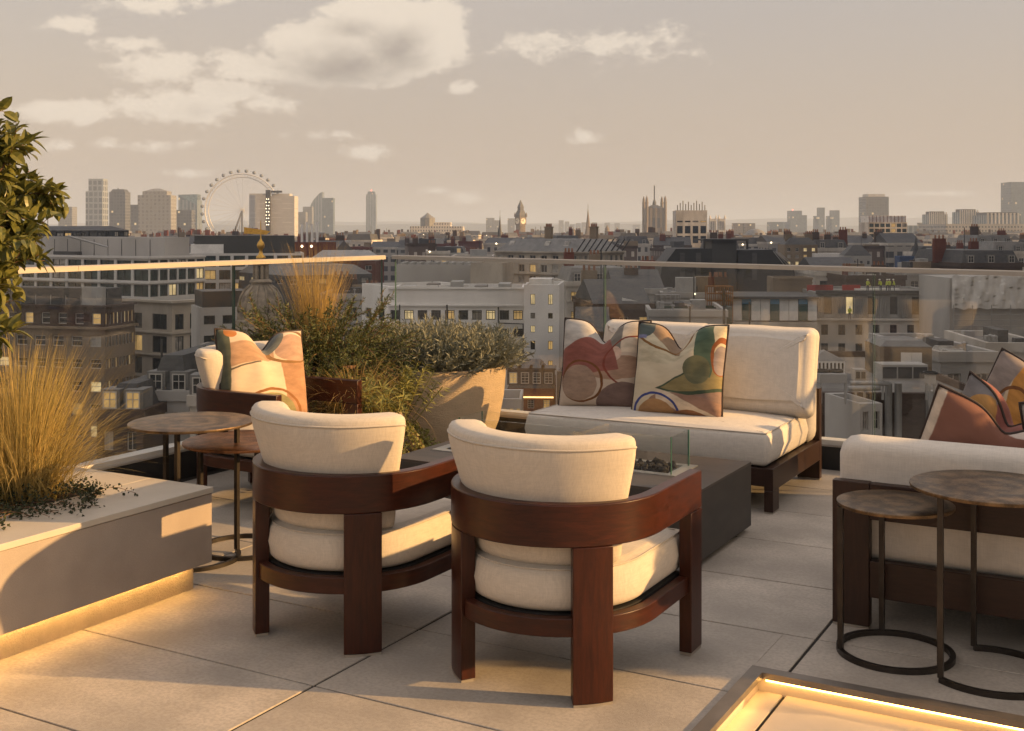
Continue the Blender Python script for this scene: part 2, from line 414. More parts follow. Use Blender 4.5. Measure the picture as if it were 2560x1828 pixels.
# ---- stone planter on the left with strip light
pl = empty('stone_planter', (-3.512, 3.68, 0)); tag(pl, 'long grey stone planter with strip light under its overhang', 'planter')
Box('plinth', M_render, (-1.45, -.088, -3.2, -.02, 0, .118), pl)
Box('front_panel', M_planter, (-.03, 0, -3.2, 0, .122, .4135), pl, bevel=.002)
Box('end_panel', M_planter, (-1.62, -.0302, -.03, 0, .122, .4135), pl, bevel=.002)
Box('bottom_panel', M_planter, (-1.62, -.0302, -3.2, -.0302, .119, .135), pl)
Box('top_slab', M_cap, (-.36, .004, -3.2, .004, .4155, .440), pl, bevel=.002)
Box('top_slab', M_cap, (-1.62, -.362, -.30, .004, .4155, .440), pl, bevel=.002)
Box('soil', M_soil, (-1.62, -.362, -3.2, -.302, .30, .425), pl)
Box('led_strip', M_led, (-.074, -.060, -3.1, -.05, .1115, .1185), pl)

# ================================================================== furniture materials
W_rail = wood('mahogany_rail', (.019, .0060, .0037), (.064, .0155, .0070), axis=(1.2, 1.2, 9))
W_leg = wood('mahogany_leg', (.019, .0060, .0037), (.060, .0150, .0068), axis=(9, 9, 1.0))
W_dark = wood('dark_oak', (.022, .011, .008), (.045, .021, .014), rough=.42, axis=(1.2, 1.2, 10))
W_dark_leg = wood('dark_oak_leg', (.022, .011, .008), (.045, .021, .014), rough=.42, axis=(9, 9, 1))
F_chair = fabric('cream_fabric', (.56, .50, .42), thread=300)
F_sofa = fabric('pale_fabric', (.60, .555, .495), thread=330)
F_pipe = fabric('cream_piping', (.50, .45, .38), thread=300)
M_glide = mat('foot_glide', (.42, .38, .33), rough=.4, metal=.7)
M_pipe_dark = mat('dark_piping', (.035, .022, .018), rough=.8)

def arc(cx, cy, r, a0, a1, n): return [(cx + r * math.cos(R(a0 + (a1 - a0) * k / n)), cy + r * math.sin(R(a0 + (a1 - a0) * k / n))) for k in range(n + 1)]
def band(name, outer, inner, z0, z1, m, par, bevel=.004):
    rings = [[(o[0], o[1], z0), (o[0], o[1], z1), (i[0], i[1], z1), (i[0], i[1], z0)] for o, i in zip(outer, inner)]
    mb = MB(); mb.loft([list(reversed(r)) for r in rings]); return mb.build(name, m, par, bevel=bevel, smooth=True)
def rrect(x0, x1, y0, y1, r, n=5):
    p = []
    for cx, cyy, a in ((x1 - r, y1 - r, 0), (x0 + r, y1 - r, 90), (x0 + r, y0 + r, 180), (x1 - r, y0 + r, 270)):
        p += arc(cx, cyy, r, a, a + 90, n)
    return p
def resample(pts, n):
    P = [Vector(p) for p in pts] + [Vector(pts[0])]; d = [0]
    for a, b in zip(P[:-1], P[1:]): d.append(d[-1] + (b - a).length)
    out = []; j = 0
    for k in range(n):
        s = d[-1] * k / n
        while d[j + 1] < s: j += 1
        f = (s - d[j]) / max(d[j + 1] - d[j], 1e-9); out.append(P[j].lerp(P[j + 1], f))
    return out
def cushion(name, outline, z0, z1, r, m, par, crown=.012, bulge=.006, n=96, piping=None, lump=.0025, seed=0, **kw):
    P = resample(outline, n); N = []
    for k in range(n):
        t = (P[(k + 1) % n] - P[k - 1]).normalized(); N.append(Vector((t.y, -t.x)))
    c = sum(P, Vector((0, 0))) / n; rings = []; ha = max(abs(p.x - c.x) for p in P); hb = max(abs(p.y - c.y) for p in P)
    K = 5; zm = (z0 + z1) / 2
    def put(ins, z, s=1.0):
        ring = []; zb_ = z1 if z > zm else z0; sg = 1 if z > zm else -.3
        for p, nn in zip(P, N):
            q = p - nn * ins
            if s < 1:
                e_ = q - c; an = math.atan2(e_.y / hb, e_.x / ha); el = Vector((ha * math.cos(an), hb * math.sin(an))); k_ = (1 - s) ** .7
                q = c + (e_ * (1 - k_) + el * k_) * s
            if s < 1:
                cr = max(0, 1 - abs((q.x - c.x) / ha) ** 2.2) * max(0, 1 - abs((q.y - c.y) / hb) ** 2.2)
                z = zb_ + crown * cr * sg
            w = mnoise.noise(Vector((q.x * 3 + seed, q.y * 3, z * 3 + seed * 3))) * lump
            ring.append((q.x + nn.x * w, q.y + nn.y * w, z + w * .8))
        rings.append(ring)
    for s in (.01, .25, .6, .85): put(r, z0 - crown * .3 * (1 - s * s), s)
    for k in range(K + 1):
        a = math.pi / 2 * k / K; put(r * (1 - math.sin(a)), z0 + r * (1 - math.cos(a)))
    put(-bulge, zm)
    for k in range(K + 1):
        a = math.pi / 2 * k / K; put(r * (1 - math.cos(a)), z1 - r * (1 - math.sin(a)))
    for s in (.97, .93, .87, .8, .7, .6, .45, .3, .15, .01): put(r, z1 + crown * (1 - s ** 3), s)
    mb = MB(); mb.loft(rings); o = mb.build(name, m, par, smooth=True, angle=180, **kw)
    if piping:
        mb = MB(); ins = r * .35; zz = z1 - r * .12
        pts = [(p - nn * ins).to_3d() + Vector((0, 0, zz)) for p, nn in zip(P, N)]; pts.append(pts[0])
        mb.tube(pts, piping, 5, cap=False); mb.build('piping', F_pipe, o, smooth=True, angle=180)
    return o

# ---- barrel chair (faces +Y, origin on the floor at the centre of the round back)
def make_chair():
    root = empty('barrel_chair')
    def path(r, front=.41, n=28, a=180):
        return [(-r, front), (-r, front * .66), (-r, front * .33)] + arc(0, 0, r, 180, 360, n) + [(r, front * .33), (r, front * .66), (r, front)]
    band('arm_rail', path(.380), path(.332), .512, .650, W_rail, root, bevel=.005)
    for s in (-1, 1):
        MB().box(min(s * .380, s * .333), max(s * .380, s * .333), .300, .410, .009, .5115).build('leg', W_leg, root, bevel=.003)
        MB().box(min(s * .378, s * .335), max(s * .378, s * .335), .302, .408, .0, .0085).build('foot_glide', M_glide, root)
        a = 270 + s * 44
        lg = band('leg', arc(0, 0, .379, a - 10.5, a + 10.5, 6), arc(0, 0, .325, a - 10.5, a + 10.5, 6), .009, .5115, W_leg, root, bevel=.003)
        band('foot_glide', arc(0, 0, .377, a - 10, a + 10, 6), arc(0, 0, .329, a - 10, a + 10, 6), .0, .0085, M_glide, root, bevel=0)
    band('seat_rail', path(.366, .385), path(.33, .385), .222, .282, W_rail, root, bevel=.003)
    Box('seat_rail', W_rail, (-.329, .329, .345, .385, .222, .282), root, bevel=.003)
    dk_ = [(-.318, .344)] + arc(0, 0, .318, 180, 360, 30) + [(.318, .344)]
    mb = MB(); mb.loft([[(x, y, .245) for x, y in dk_], [(x, y, .281) for x, y in dk_]]); mb.build('seat_deck', M_up, root)
    out = [(.322, .40), (-.322, .40)] + arc(0, 0, .322, 180, 360, 40)[0:41]
    sc = cushion('seat_cushion', list(reversed([(p[0], p[1]) for p in [( .312, .395), (.322, .36)] + list(reversed(arc(0, 0, .322, 180, 360, 40))) + [(-.322, .36), (-.312, .395)]])), .284, .428, .034, F_chair, root, crown=.022, bulge=.008, piping=.0035, n=120, seed=2)
    # curved back cushion
    rings = []; nphi = 44; ns = 26; line = []; line2 = []
    for i in range(nphi + 1):
        u = i / nphi; ph = R(-63 + 134 * u)
        e = min(u, 1 - u) * 134 / 7.0            # end rounding
        k = math.sqrt(max(0, 1 - (1 - min(e, 1)) ** 2)) if e < 1 else 1.0
        k = .55 + .45 * k
        ring = []
        for j in range(ns):
            a = 2 * math.pi * j / ns; ca, sa = math.cos(a), math.sin(a); ex = .42
            rr = math.copysign(abs(ca) ** ex, ca) * .080 * k; zz = math.copysign(abs(sa) ** ex, sa) * (.218 * (.86 + .14 * k))
            zc = .640 + zz
            lean = max(0.0, zc - .56) * .29
            w = mnoise.noise(Vector((u * 5, zz * 6, rr * 9 + 3.3))) * .005
            rad = .258 + rr + lean + w
            ring.append((rad * math.sin(ph), -rad * math.cos(ph) + .030, zc + w * .6))
            if j == 3: line.append(ring[-1])
            if j == ns - 3: line2.append(ring[-1])
        rings.append(ring)
    mb = MB(); mb.loft([list(reversed(r)) for r in rings]); bc = mb.build('back_cushion', F_chair, root, smooth=True, angle=180); bc.rotation_euler[2] = R(-5)
    mb = MB(); mb.tube(line, .0042, 5); mb.build('piping', F_pipe, bc, smooth=True, angle=180)
    endl = [Vector(p) * 1.0 for p in rings[-2][3:14]]
    return root
ch1 = make_chair(); ch1.location = (-1.848, 3.65, 0)
tag(ch1, 'barrel back wooden lounge chair with cream cushions, in front of the fire table', 'armchair', 'barrel back lounge chairs')
ch2 = copy_tree(ch1); ch2.location = (-2.752, 3.65, 0); ch2.rotation_euler[2] = R(-1)
tag(ch2, 'barrel back wooden lounge chair standing between the stone planter and its twin', 'armchair')
ch3 = copy_tree(ch1); ch3.location = (-4.50, 5.142, 0); ch3.rotation_euler[2] = R(-90)
tag(ch3, 'barrel back wooden lounge chair with patterned cushions near the balustrade corner', 'armchair')

# ---- sofa (faces -Y, origin at the floor under the middle of its back)
def make_sofa(W, loose=2, D=1.03, seat_front=0.0):
    root = empty('sofa'); h = W / 2
    for s in (-1, 1):
        a, b = sorted((s * h, s * (h - .14)))
        MB().box(a, b, -.05, 0, .009, .560).build('back_post', W_dark_leg, root, bevel=.003)
        MB().box(a + .002, b - .002, -.048, -.002, 0, .0085).build('foot_glide', M_glide, root)
        a, b = sorted((s * h, s * (h - .05)))
        MB().box(a, b, -D, -D + .115, .009, .1225).build('front_leg', W_dark_leg, root, bevel=.003)
        MB().box(a + .002, b - .002, -D + .002, -D + .113, 0, .0085).build('foot_glide', M_glide, root)
        MB().box(a, b, -D, -.0505, .123, .243).build('side_rail', W_dark, root, bevel=.003)
    Box('back_rail', W_dark, (-h + .1405, h - .1405, -.047, -.003, .420, .558), root, bevel=.003)
    Box('back_rail', W_dark, (-h + .1405, h - .1405, -.047, -.003, .122, .262), root, bevel=.003)
    Box('front_rail', W_dark, (-h + .0505, h - .0505, -D + .004, -D + .045, .143, .241), root, bevel=.003)
    Box('seat_deck', M_up, (-h + .0505, h - .0505, -D + .0455, -.051, .19, .236), root)
    cushion('seat_cushion', rrect(-h + .012, h - .03, -D + .002, -.215, .03), .244, .432, .045, F_sofa, root, crown=.03, bulge=.012, n=160, piping=.0035, seed=W, lump=.004)
    o = cushion('back_bolster', rrect(-h + .012, h - .012, 0, .47, .07), -.075, .075, .05, F_sofa, root, crown=.012, bulge=.01, n=140, seed=W + 3)
    o.rotation_euler = (R(88), 0, 0); o.location = (0, -.133, .246)
    lw = (W - .06) / loose
    for k in range(loose):
        o = cushion('back_cushion', rrect(-lw / 2 + .012, lw / 2 - .012, 0, .52, .045), -.080, .080, .074, F_sofa, root, crown=.030, bulge=.010, n=140, seed=W + 7 + k, lump=.006)
        o.rotation_euler = (R(76), 0, R(random.uniform(-2, 2))); o.location = (-h + .06 + lw * (k + .5), -.40, .432)
    return root
sofa = make_sofa(1.535); sofa.location = (-2.583, 7.16, 0)
tag(sofa, 'pale two seat sofa with dark wooden frame in front of the glass balustrade', 'sofa')
# slide loose cushions as they sit in the photograph
bcs = [c for c in sofa.children if c.name.startswith('back_cushion')]
bcs[0].location = (-.215, -.36, .435); bcs[1].location = (.46, -.40, .435)
sofaA = make_sofa(2.3); sofaA.location = (-1.112 + 1.15, 4.546, 0); sofaA.rotation_euler[2] = R(180)
tag(sofaA, 'pale sofa with open slatted dark back, turned away beside the metal side tables', 'sofa')
for c in list(sofaA.children):
    if c.name.startswith('back_cushion'):
        for k in list(c.children): bpy.data.objects.remove(k)
        bpy.data.objects.remove(c)
sofaB = make_sofa(1.9); sofaB.location = (.42, 7.16, 0)
tag(sofaB, 'pale sofa mostly out of view behind the patterned cushions on the right', 'sofa')

# ---- fire table
M_ceramic = mat('fire_table_stone', (.040, .036, .033), rough=.5, var=.22, scale=3.5, bump=.05, bscale=60, blotch=(2.2, (.055, .046, .039), .4), stretch=(1, 1, 3))
M_ceramic_top = mat('fire_table_top', (.060, .050, .043), rough=.42, var=.2, scale=5, stretch=(.6, 4, 1), bump=.03, bscale=60)
M_steel = mat('burner_steel', (.50, .50, .48), rough=.35, metal=.85, var=.05)
M_coal = mat('lava_rock', (.016, .016, .017), rough=.9, var=.3, scale=60, bump=.5, bscale=90)
M_fglass = glass('guard_glass', tint=(.972, .982, .976), ior=1.5)
M_green = mat('guard_glass_edge', (.045, .14, .105), rough=.1, var=.1)
ft = empty('fire_table', (-2.643, 5.345, 0)); tag(ft, 'low dark stone fire table with a glass wind guard around its burner', 'fire table')
Box('body', M_ceramic, (-.828, .828, -.402, .402, .028, .340), ft, bevel=.002)
Box('plinth', M_up, (-.74, .74, -.32, .32, 0, .0278), ft)
mb = MB(); X0, X1, Y0, Y1 = -.76, .632, -.135, .160
for b in ((-.828, .828, -.402, Y0), (-.828, .828, Y1, .402), (-.828, X0, Y0, Y1), (X1, .828, Y0, Y1)): mb.box(*b, .3402, .352)
mb.build('table_top', M_ceramic_top, ft)
mb = MB()
for b in ((X0, X1, Y0, Y0 + .045), (X0, X1, Y1 - .045, Y1), (X0, X0 + .06, Y0 + .045, Y1 - .045), (X1 - .06, X1, Y0 + .045, Y1 - .045)): mb.box(*b, .345, .357)
pn = mb.build('burner_tray', M_steel, ft)
Box('tray_bottom', M_up, (X0 + .02, X1 - .02, Y0 + .02, Y1 - .02, .3405, .345), ft)
rock_me = []
for q in range(5):
    random.seed(q + 40); mb = MB()
    prof = [(.004, -.009), (.011, -.006), (.013, .0), (.010, .007), (.004, .010)]
    mb.lathe(prof, 6)
    mb.v = [(x * random.uniform(.7, 1.3), y * random.uniform(.7, 1.3), z * random.uniform(.8, 1.3)) for x, y, z in mb.v]
    rock_me.append(mb.mesh('lava_rock', M_coal))
random.seed(11)
for k in range(240):
    inst('lava_rock', rock_me[k % 5], ft, (random.uniform(X0 + .075, X1 - .075), random.uniform(Y0 + .06, Y1 - .06), .352 + random.uniform(0, .02)), (random.random() * 6, random.random() * 6, random.random() * 6), [random.uniform(.8, 1.5)] * 3)
gx0, gx1, gy0, gy1, gz0, gz1 = -.60, .598, -.117, .131, .357, .537
for (a, b) in (((gx0, gy0), (gx1, gy0)), ((gx1, gy0 + .008), (gx1, gy1 - .008)), ((gx1, gy1), (gx0, gy1)), ((gx0, gy1 - .008), (gx0, gy0 + .008))):
    d = Vector((b[0] - a[0], b[1] - a[1])); n = Vector((-d.y, d.x)).normalized() * .0065; mb = MB()
    A, B = Vector(a), Vector(b); A2, B2 = A + n, B + n
    P = lambda v, z: (v.x, v.y, z)
    mb.face([P(A, gz0), P(B, gz0), P(B, gz1), P(A, gz1)], 0); mb.face([P(B2, gz0), P(A2, gz0), P(A2, gz1), P(B2, gz1)], 0)
    mb.face([P(A, gz1), P(B, gz1), P(B2, gz1), P(A2, gz1)], 2)
    mb.face([P(A, gz0), P(A, gz1), P(A2, gz1), P(A2, gz0)], 1); mb.face([P(B, gz0), P(B2, gz0), P(B2, gz1), P(B, gz1)], 1)
    mb.build('glass_guard', [M_fglass, M_green, M_fglass], ft)

# ---- round side tables
def hammered(name, a, b, rough=.38):
    m = bpy.data.materials.new(name); m.use_nodes = True; t = NT(m.node_tree); p = t.n['Principled BSDF']
    tc = t.new('ShaderNodeTexCoord'); sp = t.new('ShaderNodeSeparateXYZ', {0: tc.outputs['Object']})
    ang = t.m('ARCTAN2', sp.outputs[1], sp.outputs[0]); rad = t.m('SQRT', t.m('ADD', t.m('MULTIPLY', sp.outputs[0], sp.outputs[0]), t.m('MULTIPLY', sp.outputs[1], sp.outputs[1])))
    rays = t.m('SINE', t.m('MULTIPLY', ang, 120.0))
    n = t.new('ShaderNodeTexNoise', {'Vector': tc.outputs['Object'], 'Scale': 14.0, 'Detail': 6.0, 'Roughness': .65})
    n2 = t.new('ShaderNodeTexNoise', {'Vector': tc.outputs['Object'], 'Scale': 130.0, 'Detail': 3.0})
    swirl = t.m('ADD', n.outputs[0], t.m('MULTIPLY', t.m('SINE', t.m('MULTIPLY', rad, 70.0)), .06))
    c = t.mix(t.ss(swirl, .38, .66), a, b); t.l.new(c, p.inputs['Base Color'])
    p.inputs['Metallic'].default_value = .8
    t.l.new(t.m('ADD', t.m('MULTIPLY', n2.outputs[0], .25), rough - .1), p.inputs['Roughness'])
    hgt = t.m('ADD', t.m('MULTIPLY', rays, .35), t.m('MULTIPLY', n2.outputs[0], 1.0))
    bp = t.new('ShaderNodeBump', {'Height': hgt, 'Strength': .22, 'Distance': .002}); t.l.new(bp.outputs[0], p.inputs['Normal'])
    return m
M_bronze_top = hammered('bronze_top', (.075, .050, .030), (.22, .145, .08))
M_copper_top = hammered('copper_top', (.11, .048, .024), (.26, .125, .06))
def side_table(label, loc, r, z, top, ring_r, ring=(0, 360), legs=(200, 320, 80), rod=.0095, off=(0, 0)):
    t = empty('side_table', loc); tag(t, label, 'side table', 'round metal side tables')
    mb = MB(); mb.lathe([(r - .012, -.010), (r - .002, -.008), (r, -.002), (r - .001, .003), (r - .006, .005), (r * .5, .004), (.01, .004)], 64)
    mb.build('table_top', top, t, smooth=True, angle=50, loc=(off[0], off[1], z - .005))
    Box('cross_bar', M_mtl, (-r * .75 + off[0], r * .75 + off[0], -.012 + off[1], .012 + off[1], z - .034, z - .016), t)
    mb = MB(); n = 48; a0, a1 = ring; full = abs(a1 - a0) >= 360
    sq = [(-rod, 0), (rod, 0), (rod, 2 * rod), (-rod, 2 * rod)]
    rings = [[((ring_r + dx) * math.cos(R(a)), (ring_r + dx) * math.sin(R(a)), zz) for dx, zz in sq] for a in [a0 + (a1 - a0) * k / n for k in range(n + 1)]]
    mb.loft(rings, cap0=not full, cap1=not full); mb.build('base_ring', M_mtl, t, smooth=True, angle=50)
    for a in legs:
        x, y = ring_r * math.cos(R(a)), ring_r * math.sin(R(a))
        mb = MB(); mb.loft([[(x + dx, y + dy, zz) for dx, dy in ((-rod, -rod), (rod, -rod), (rod, rod), (-rod, rod))] for zz in (2 * rod * .9, z - .017)]); mb.build('leg', M_mtl, t)
    return t
side_table('small round metal side table with full ring base, beside the dark sofa back', (-.835, 4.335, 0), .205, .548, M_bronze_top, .196, legs=(208, 330, 115))
side_table('large round bronze side table overlapping the smaller one by the sofa back', (-.505, 4.305, 0), .272, .648, M_bronze_top, .222, ring=(-130, 113), legs=(-130, 113, 0))
side_table('tall round metal side table behind the tufted grass', (-3.93, 3.985, 0), .285, .642, M_bronze_top, .215, ring=(-170, 60), legs=(-62, 168, 60))
side_table('low round copper side table tucked under the tall one', (-3.84, 4.235, 0), .285, .523, M_copper_top, .205, legs=(210, 330, 90))

# ---- added hedge in a trough, unseen on the right, to shade floor and fire table
M_shade_hedge = mat('shade_hedge_core', (.02, .026, .012), rough=1, var=.4, scale=20)
hd = empty('shade_hedge', (1.75, 6.2, 0)); tag(hd, 'added clipped hedge in a stone trough, out of view right of the seating, shading the floor', 'hedge')
Box('trough', M_planter, (-.26, .26, -1.2, 1.2, 0, .46), hd, bevel=.004)
Box('foliage_core', M_shade_hedge, (-.20, .20, -1.15, 1.15, .4602, 1.46), hd)
# ================================================================== patterned scatter cushions
def art(name, base, layers):
    m = bpy.data.materials.new(name); m.use_nodes = True; t = NT(m.node_tree); b = t.n['Principled BSDF']
    uv = t.new('ShaderNodeUVMap'); uv.uv_map = 'UVMap'
    nz = t.new('ShaderNodeTexNoise', {'Vector': uv.outputs[0], 'Scale': 4.5, 'Detail': 3.0, 'Roughness': .5})
    off = t.n.new('ShaderNodeVectorMath'); off.operation = 'MULTIPLY_ADD'
    t.l.new(nz.outputs['Color'], off.inputs[0]); off.inputs[1].default_value = (.045, .045, 0); 
    sh = t.n.new('ShaderNodeVectorMath'); sh.operation = 'ADD'; t.l.new(uv.outputs[0], sh.inputs[0]); sh.inputs[1].default_value = (-.0225, -.0225, 0)
    t.l.new(sh.outputs[0], off.inputs[2])
    s = t.new('ShaderNodeSeparateXYZ', {0: off.outputs[0]}); u, v = s.outputs[0], s.outputs[1]
    br = t.new('ShaderNodeMapping', {'Vector': uv.outputs[0]}); br.inputs['Scale'].default_value = (2, 5, 1); br.inputs['Rotation'].default_value = (0, 0, .5)
    brush = t.new('ShaderNodeTexNoise', {'Vector': br.outputs[0], 'Scale': 2.4, 'Detail': 6.0, 'Roughness': .65}).outputs[0]
    def lin(a, bb, c): return t.m('ADD', t.m('ADD', t.m('MULTIPLY', u, a), t.m('MULTIPLY', v, bb)), -c)
    def ell(cx, cyy, rx, ry, rot=0):
        c, sn = math.cos(R(rot)), math.sin(R(rot))
        p = t.m('DIVIDE', lin(c, sn, c * cx + sn * cyy), rx); q = t.m('DIVIDE', lin(-sn, c, -sn * cx + c * cyy), ry)
        return t.m('SUBTRACT', 1.0, t.m('SQRT', t.m('ADD', t.m('MULTIPLY', p, p), t.m('MULTIPLY', q, q))))
    col = t.mix(t.ss(brush, .35, .7), base, [c * .90 for c in base])
    for L in layers:
        k = L[0]; c = L[-1]
        if k == 'e': mask = t.ss(ell(*L[1:-1]), 0.0, .025)
        elif k == 'r':
            e = ell(*L[1:6]); mask = t.m('MULTIPLY', t.ss(e, 0, .02), t.m('SUBTRACT', 1.0, t.ss(e, L[6], L[6] + .02)))
        elif k == 'p':
            mask = None
            for (a, bb, cc) in L[1]:
                h = t.ss(lin(a, bb, cc), 0, .012); mask = h if mask is None else t.m('MULTIPLY', mask, h)
        elif k == 'ep':      # ellipse cut by half planes
            mask = t.ss(ell(*L[1]), 0, .025)
            for (a, bb, cc) in L[2]: mask = t.m('MULTIPLY', mask, t.ss(lin(a, bb, cc), 0, .012))
        cc = t.mix(t.ss(brush, .3, .72), [min(1, x * 1.14) for x in c], [x * .78 for x in c])
        col = t.mix(mask, col, cc)
    t.l.new(col, b.inputs['Base Color'])
    b.inputs['Roughness'].default_value = .9; b.inputs['Specular IOR Level'].default_value = .2; b.inputs['Sheen Weight'].default_value = .1
    wv = t.new('ShaderNodeTexNoise', {'Vector': uv.outputs[0], 'Scale': 260.0, 'Detail': 2.0})
    bp = t.new('ShaderNodeBump', {'Height': wv.outputs[0], 'Strength': .2, 'Distance': .003}); t.l.new(bp.outputs[0], b.inputs['Normal'])
    return m
CREAM, TAN, RUST, MAUVE, BROWN = (.58, .49, .38), (.36, .23, .14), (.235, .088, .070), (.17, .115, .10), (.15, .06, .022)
GREEN, OLIVE, BLUE, OCHRE, GREY, PINK = (.075, .115, .080), (.23, .19, .09), (.05, .07, .20), (.36, .17, .055), (.18, .165, .145), (.42, .26, .19)
A1 = art('print_rose', (.50, .41, .33), [('p', [(0, 1, .62), (1, 0, .45)], CREAM), ('p', [(1, -1, -.30), (.3, 1, .66), (-1, 0, -.74)], GREY), ('e', .72, .45, .34, .13, 8, (.34, .22, .155)), ('e', .63, .61, .12, .10, 0, (.55, .40, .32)),
     ('p', [(-.5, 1, .06), (-1.05, -.35, -.92), (1, 0, -.05), (-.12, 1, .33)], RUST), ('p', [(-.62, 1, .60), (-1, 0, -.62), (0, 1, .5)], (.42, .40, .37)), ('r', .30, .29, .26, .24, 0, .10, BROWN), ('e', .27, .27, .22, .20, 0, (.30, .21, .155)),
     ('r', .95, .52, .42, .30, 0, .06, (.19, .05, .035)), ('ep', (.80, .02, .34, .28, 0), [(0, 1, -1)], MAUVE)])
A2 = art('print_green', (.56, .49, .36), [('p', [(-.6, 1, .30), (0, 1, .55)], (.50, .45, .33)), ('p', [(.55, 1, .98), (-1, 0, -.55)], (.25, .175, .115)), ('r', .28, 1.02, .40, .30, -20, .09, (.20, .10, .035)), ('e', .10, .93, .13, .11, 0, (.07, .09, .085)), ('p', [(0, 1, .80), (-1, 0, -.15), (0, -1, -.85)], (.17, .18, .30)),
     ('ep', (.95, .30, .42, .34, 20), [(1, 0, .62)], (.24, .165, .14)), ('ep', (.72, .06, .50, .17, -10), [(0, 1, -1)], (.27, .17, .13)), ('p', [(.45, 1, .30), (-.45, -1, -.46), (1, 0, .3)], CREAM),
     ('ep', (.68, .46, .60, .235, 8), [(.55, -1, -.12), (.16, 1, .32)], (.05, .075, .05)), ('ep', (.70, .49, .57, .225, 8), [(.55, -1, -.10), (.16, 1, .34)], OLIVE), ('ep', (.80, .72, .105, .40, 4), [(0, 1, .42)], GREEN), ('ep', (.74, .50, .14, .16, 20), [(0, 1, .3)], (.13, .13, .075)),
     ('r', .30, .02, .27, .22, 0, .11, (.045, .06, .22)), ('e', .30, -.02, .22, .19, 0, (.36, .21, .10)), ('e', .66, -.06, .24, .14, 0, (.25, .12, .06)), ('r', .97, .66, .10, .20, 0, .30, (.24, .08, .03)), ('e', .97, .62, .07, .15, 0, (.26, .22, .22))])
A3 = art('print_ochre', (.62, .50, .36), [('p', [(-.25, 1, .54), (.25, -1, -.80), (-1, 0, -.58)], (.40, .25, .155)), ('p', [(-.30, 1, .50), (.30, -1, -.53), (-1, 0, -.42)], (.10, .08, .06)), ('p', [(1, .1, .70), (0, -1, -.64)], (.37, .21, .12)),
     ('r', .78, .80, .30, .21, 0, .16, (.22, .12, .05)), ('e', .82, .78, .23, .16, 0, (.40, .26, .19)), ('e', .60, .93, .16, .10, 35, (.12, .13, .12)), ('r', .52, .03, .37, .30, 0, .09, (.25, .11, .04)), ('e', .50, .02, .33, .26, 0, (.27, .24, .12)), ('p', [(-1, .06, -.06)], (.09, .10, .07)), ('e', .13, .95, .07, .06, 20, (.40, .16, .05))])
A4 = art('print_mauve', (.20, .092, .066), [('p', [(-1, 0, -.07)], (.55, .46, .37)), ('p', [(.55, 1, 1.28)], (.58, .50, .44)), ('e', .86, .16, .36, .30, 0, (.32, .125, .025)), ('ep', (.86, .20, .42, .34, 0), [(0, 1, .40)], (.12, .055, .03)), ('e', .22, .05, .18, .24, 0, (.50, .43, .35)), ('e', .30, .55, .10, .2, 10, (.24, .12, .075))])
A5 = art('print_smoke', (.42, .37, .30), [('p', [(-1, .2, -.30)], (.16, .15, .15)), ('p', [(1, .4, .75)], RUST), ('r', .72, .35, .34, .24, 0, .12, (.19, .05, .04)), ('e', .75, .30, .24, .15, 0, CREAM), ('e', .35, .75, .2, .25, 20, (.36, .20, .07))])
A6 = art('print_amber', (.50, .40, .28), [('p', [(1, .2, .45)], (.40, .19, .05)), ('p', [(-1, 0, -.3), (0, 1, .3)], (.22, .18, .16)), ('e', .75, .2, .3, .2, 0, GREEN), ('r', .45, .5, .24, .3, 0, .12, BROWN)])
def throw_pillow(label, m, size, loc, rot, chop=.10, thick=.108, seed=0):
    n = 30; mb = MB(); h = size / 2; idx = {}; uv = {}; rnd = random.Random(seed)
    def prof(a, b):
        e = (1 - abs(a) ** 2.6) * (1 - abs(b) ** 2.6)
        return max(0, e) ** .46
    def pos(i, j, s):
        a, b = 2 * i / n - 1, 2 * j / n - 1
        pull = .040 * (1 - a * a) * abs(b) ** 3 * b * -1; pulx = .040 * (1 - b * b) * abs(a) ** 3 * a * -1
        x, z = (a + pulx) * h, (b + pull) * h
        g = math.exp(-(abs(a) / .27) ** 1.7)
        z -= chop * g * max(0, (b + .15) / 1.15) ** 1.6
        tk = prof(a, b) * thick * (1 - .50 * g * max(0, b) ** 1.2)
        w = mnoise.noise(Vector((a * 2.6 + seed, b * 2.6, s * 2.0))) * .014 * (prof(a, b))
        crease = .010 * math.sin((a * 2.2 + b * 3.1) * 3 + seed) * prof(a, b) * abs(a * b)
        return (x, s * (tk + w + crease) + mnoise.noise(Vector((a * 1.3, b * 1.3, seed))) * .012, z)
    for s in (-1, 1):
        for i in range(n + 1):
            for j in range(n + 1):
                edge = i in (0, n) or j in (0, n)
                if edge and s == 1: idx[(i, j, 1)] = idx[(i, j, -1)]; continue
                idx[(i, j, s)] = len(mb.v); mb.v.append(pos(i, j, s))
    uvs = []
    for s in (-1, 1):
        for i in range(n):
            for j in range(n):
                q = [(i, j), (i + 1, j), (i + 1, j + 1), (i, j + 1)]
                if s == 1: q = q[::-1]
                mb.f.append(tuple(idx[(a, b, s)] for a, b in q)); mb.mi.append(0)
                uvs.append([c for a, b in q for c in ((a / n if s == -1 else 1 - a / n), b / n)])
    mb.uv = uvs
    o = mb.build('throw_pillow', m, None, smooth=True, angle=180)
    o.location = loc; o.rotation_euler = rot; tag(o, label, 'cushion', 'patterned scatter cushions')
    ring = [pos(i, 0, -1) for i in range(n)] + [pos(n, j, -1) for j in range(n)] + [pos(n - i, n, -1) for i in range(n)] + [pos(0, n - j, -1) for j in range(n)]
    e = MB(); e.tube(ring + ring[:1], .0062, 6, cap=False); e.build('piping', M_pipe_dark, o, smooth=True, angle=180)
    return o
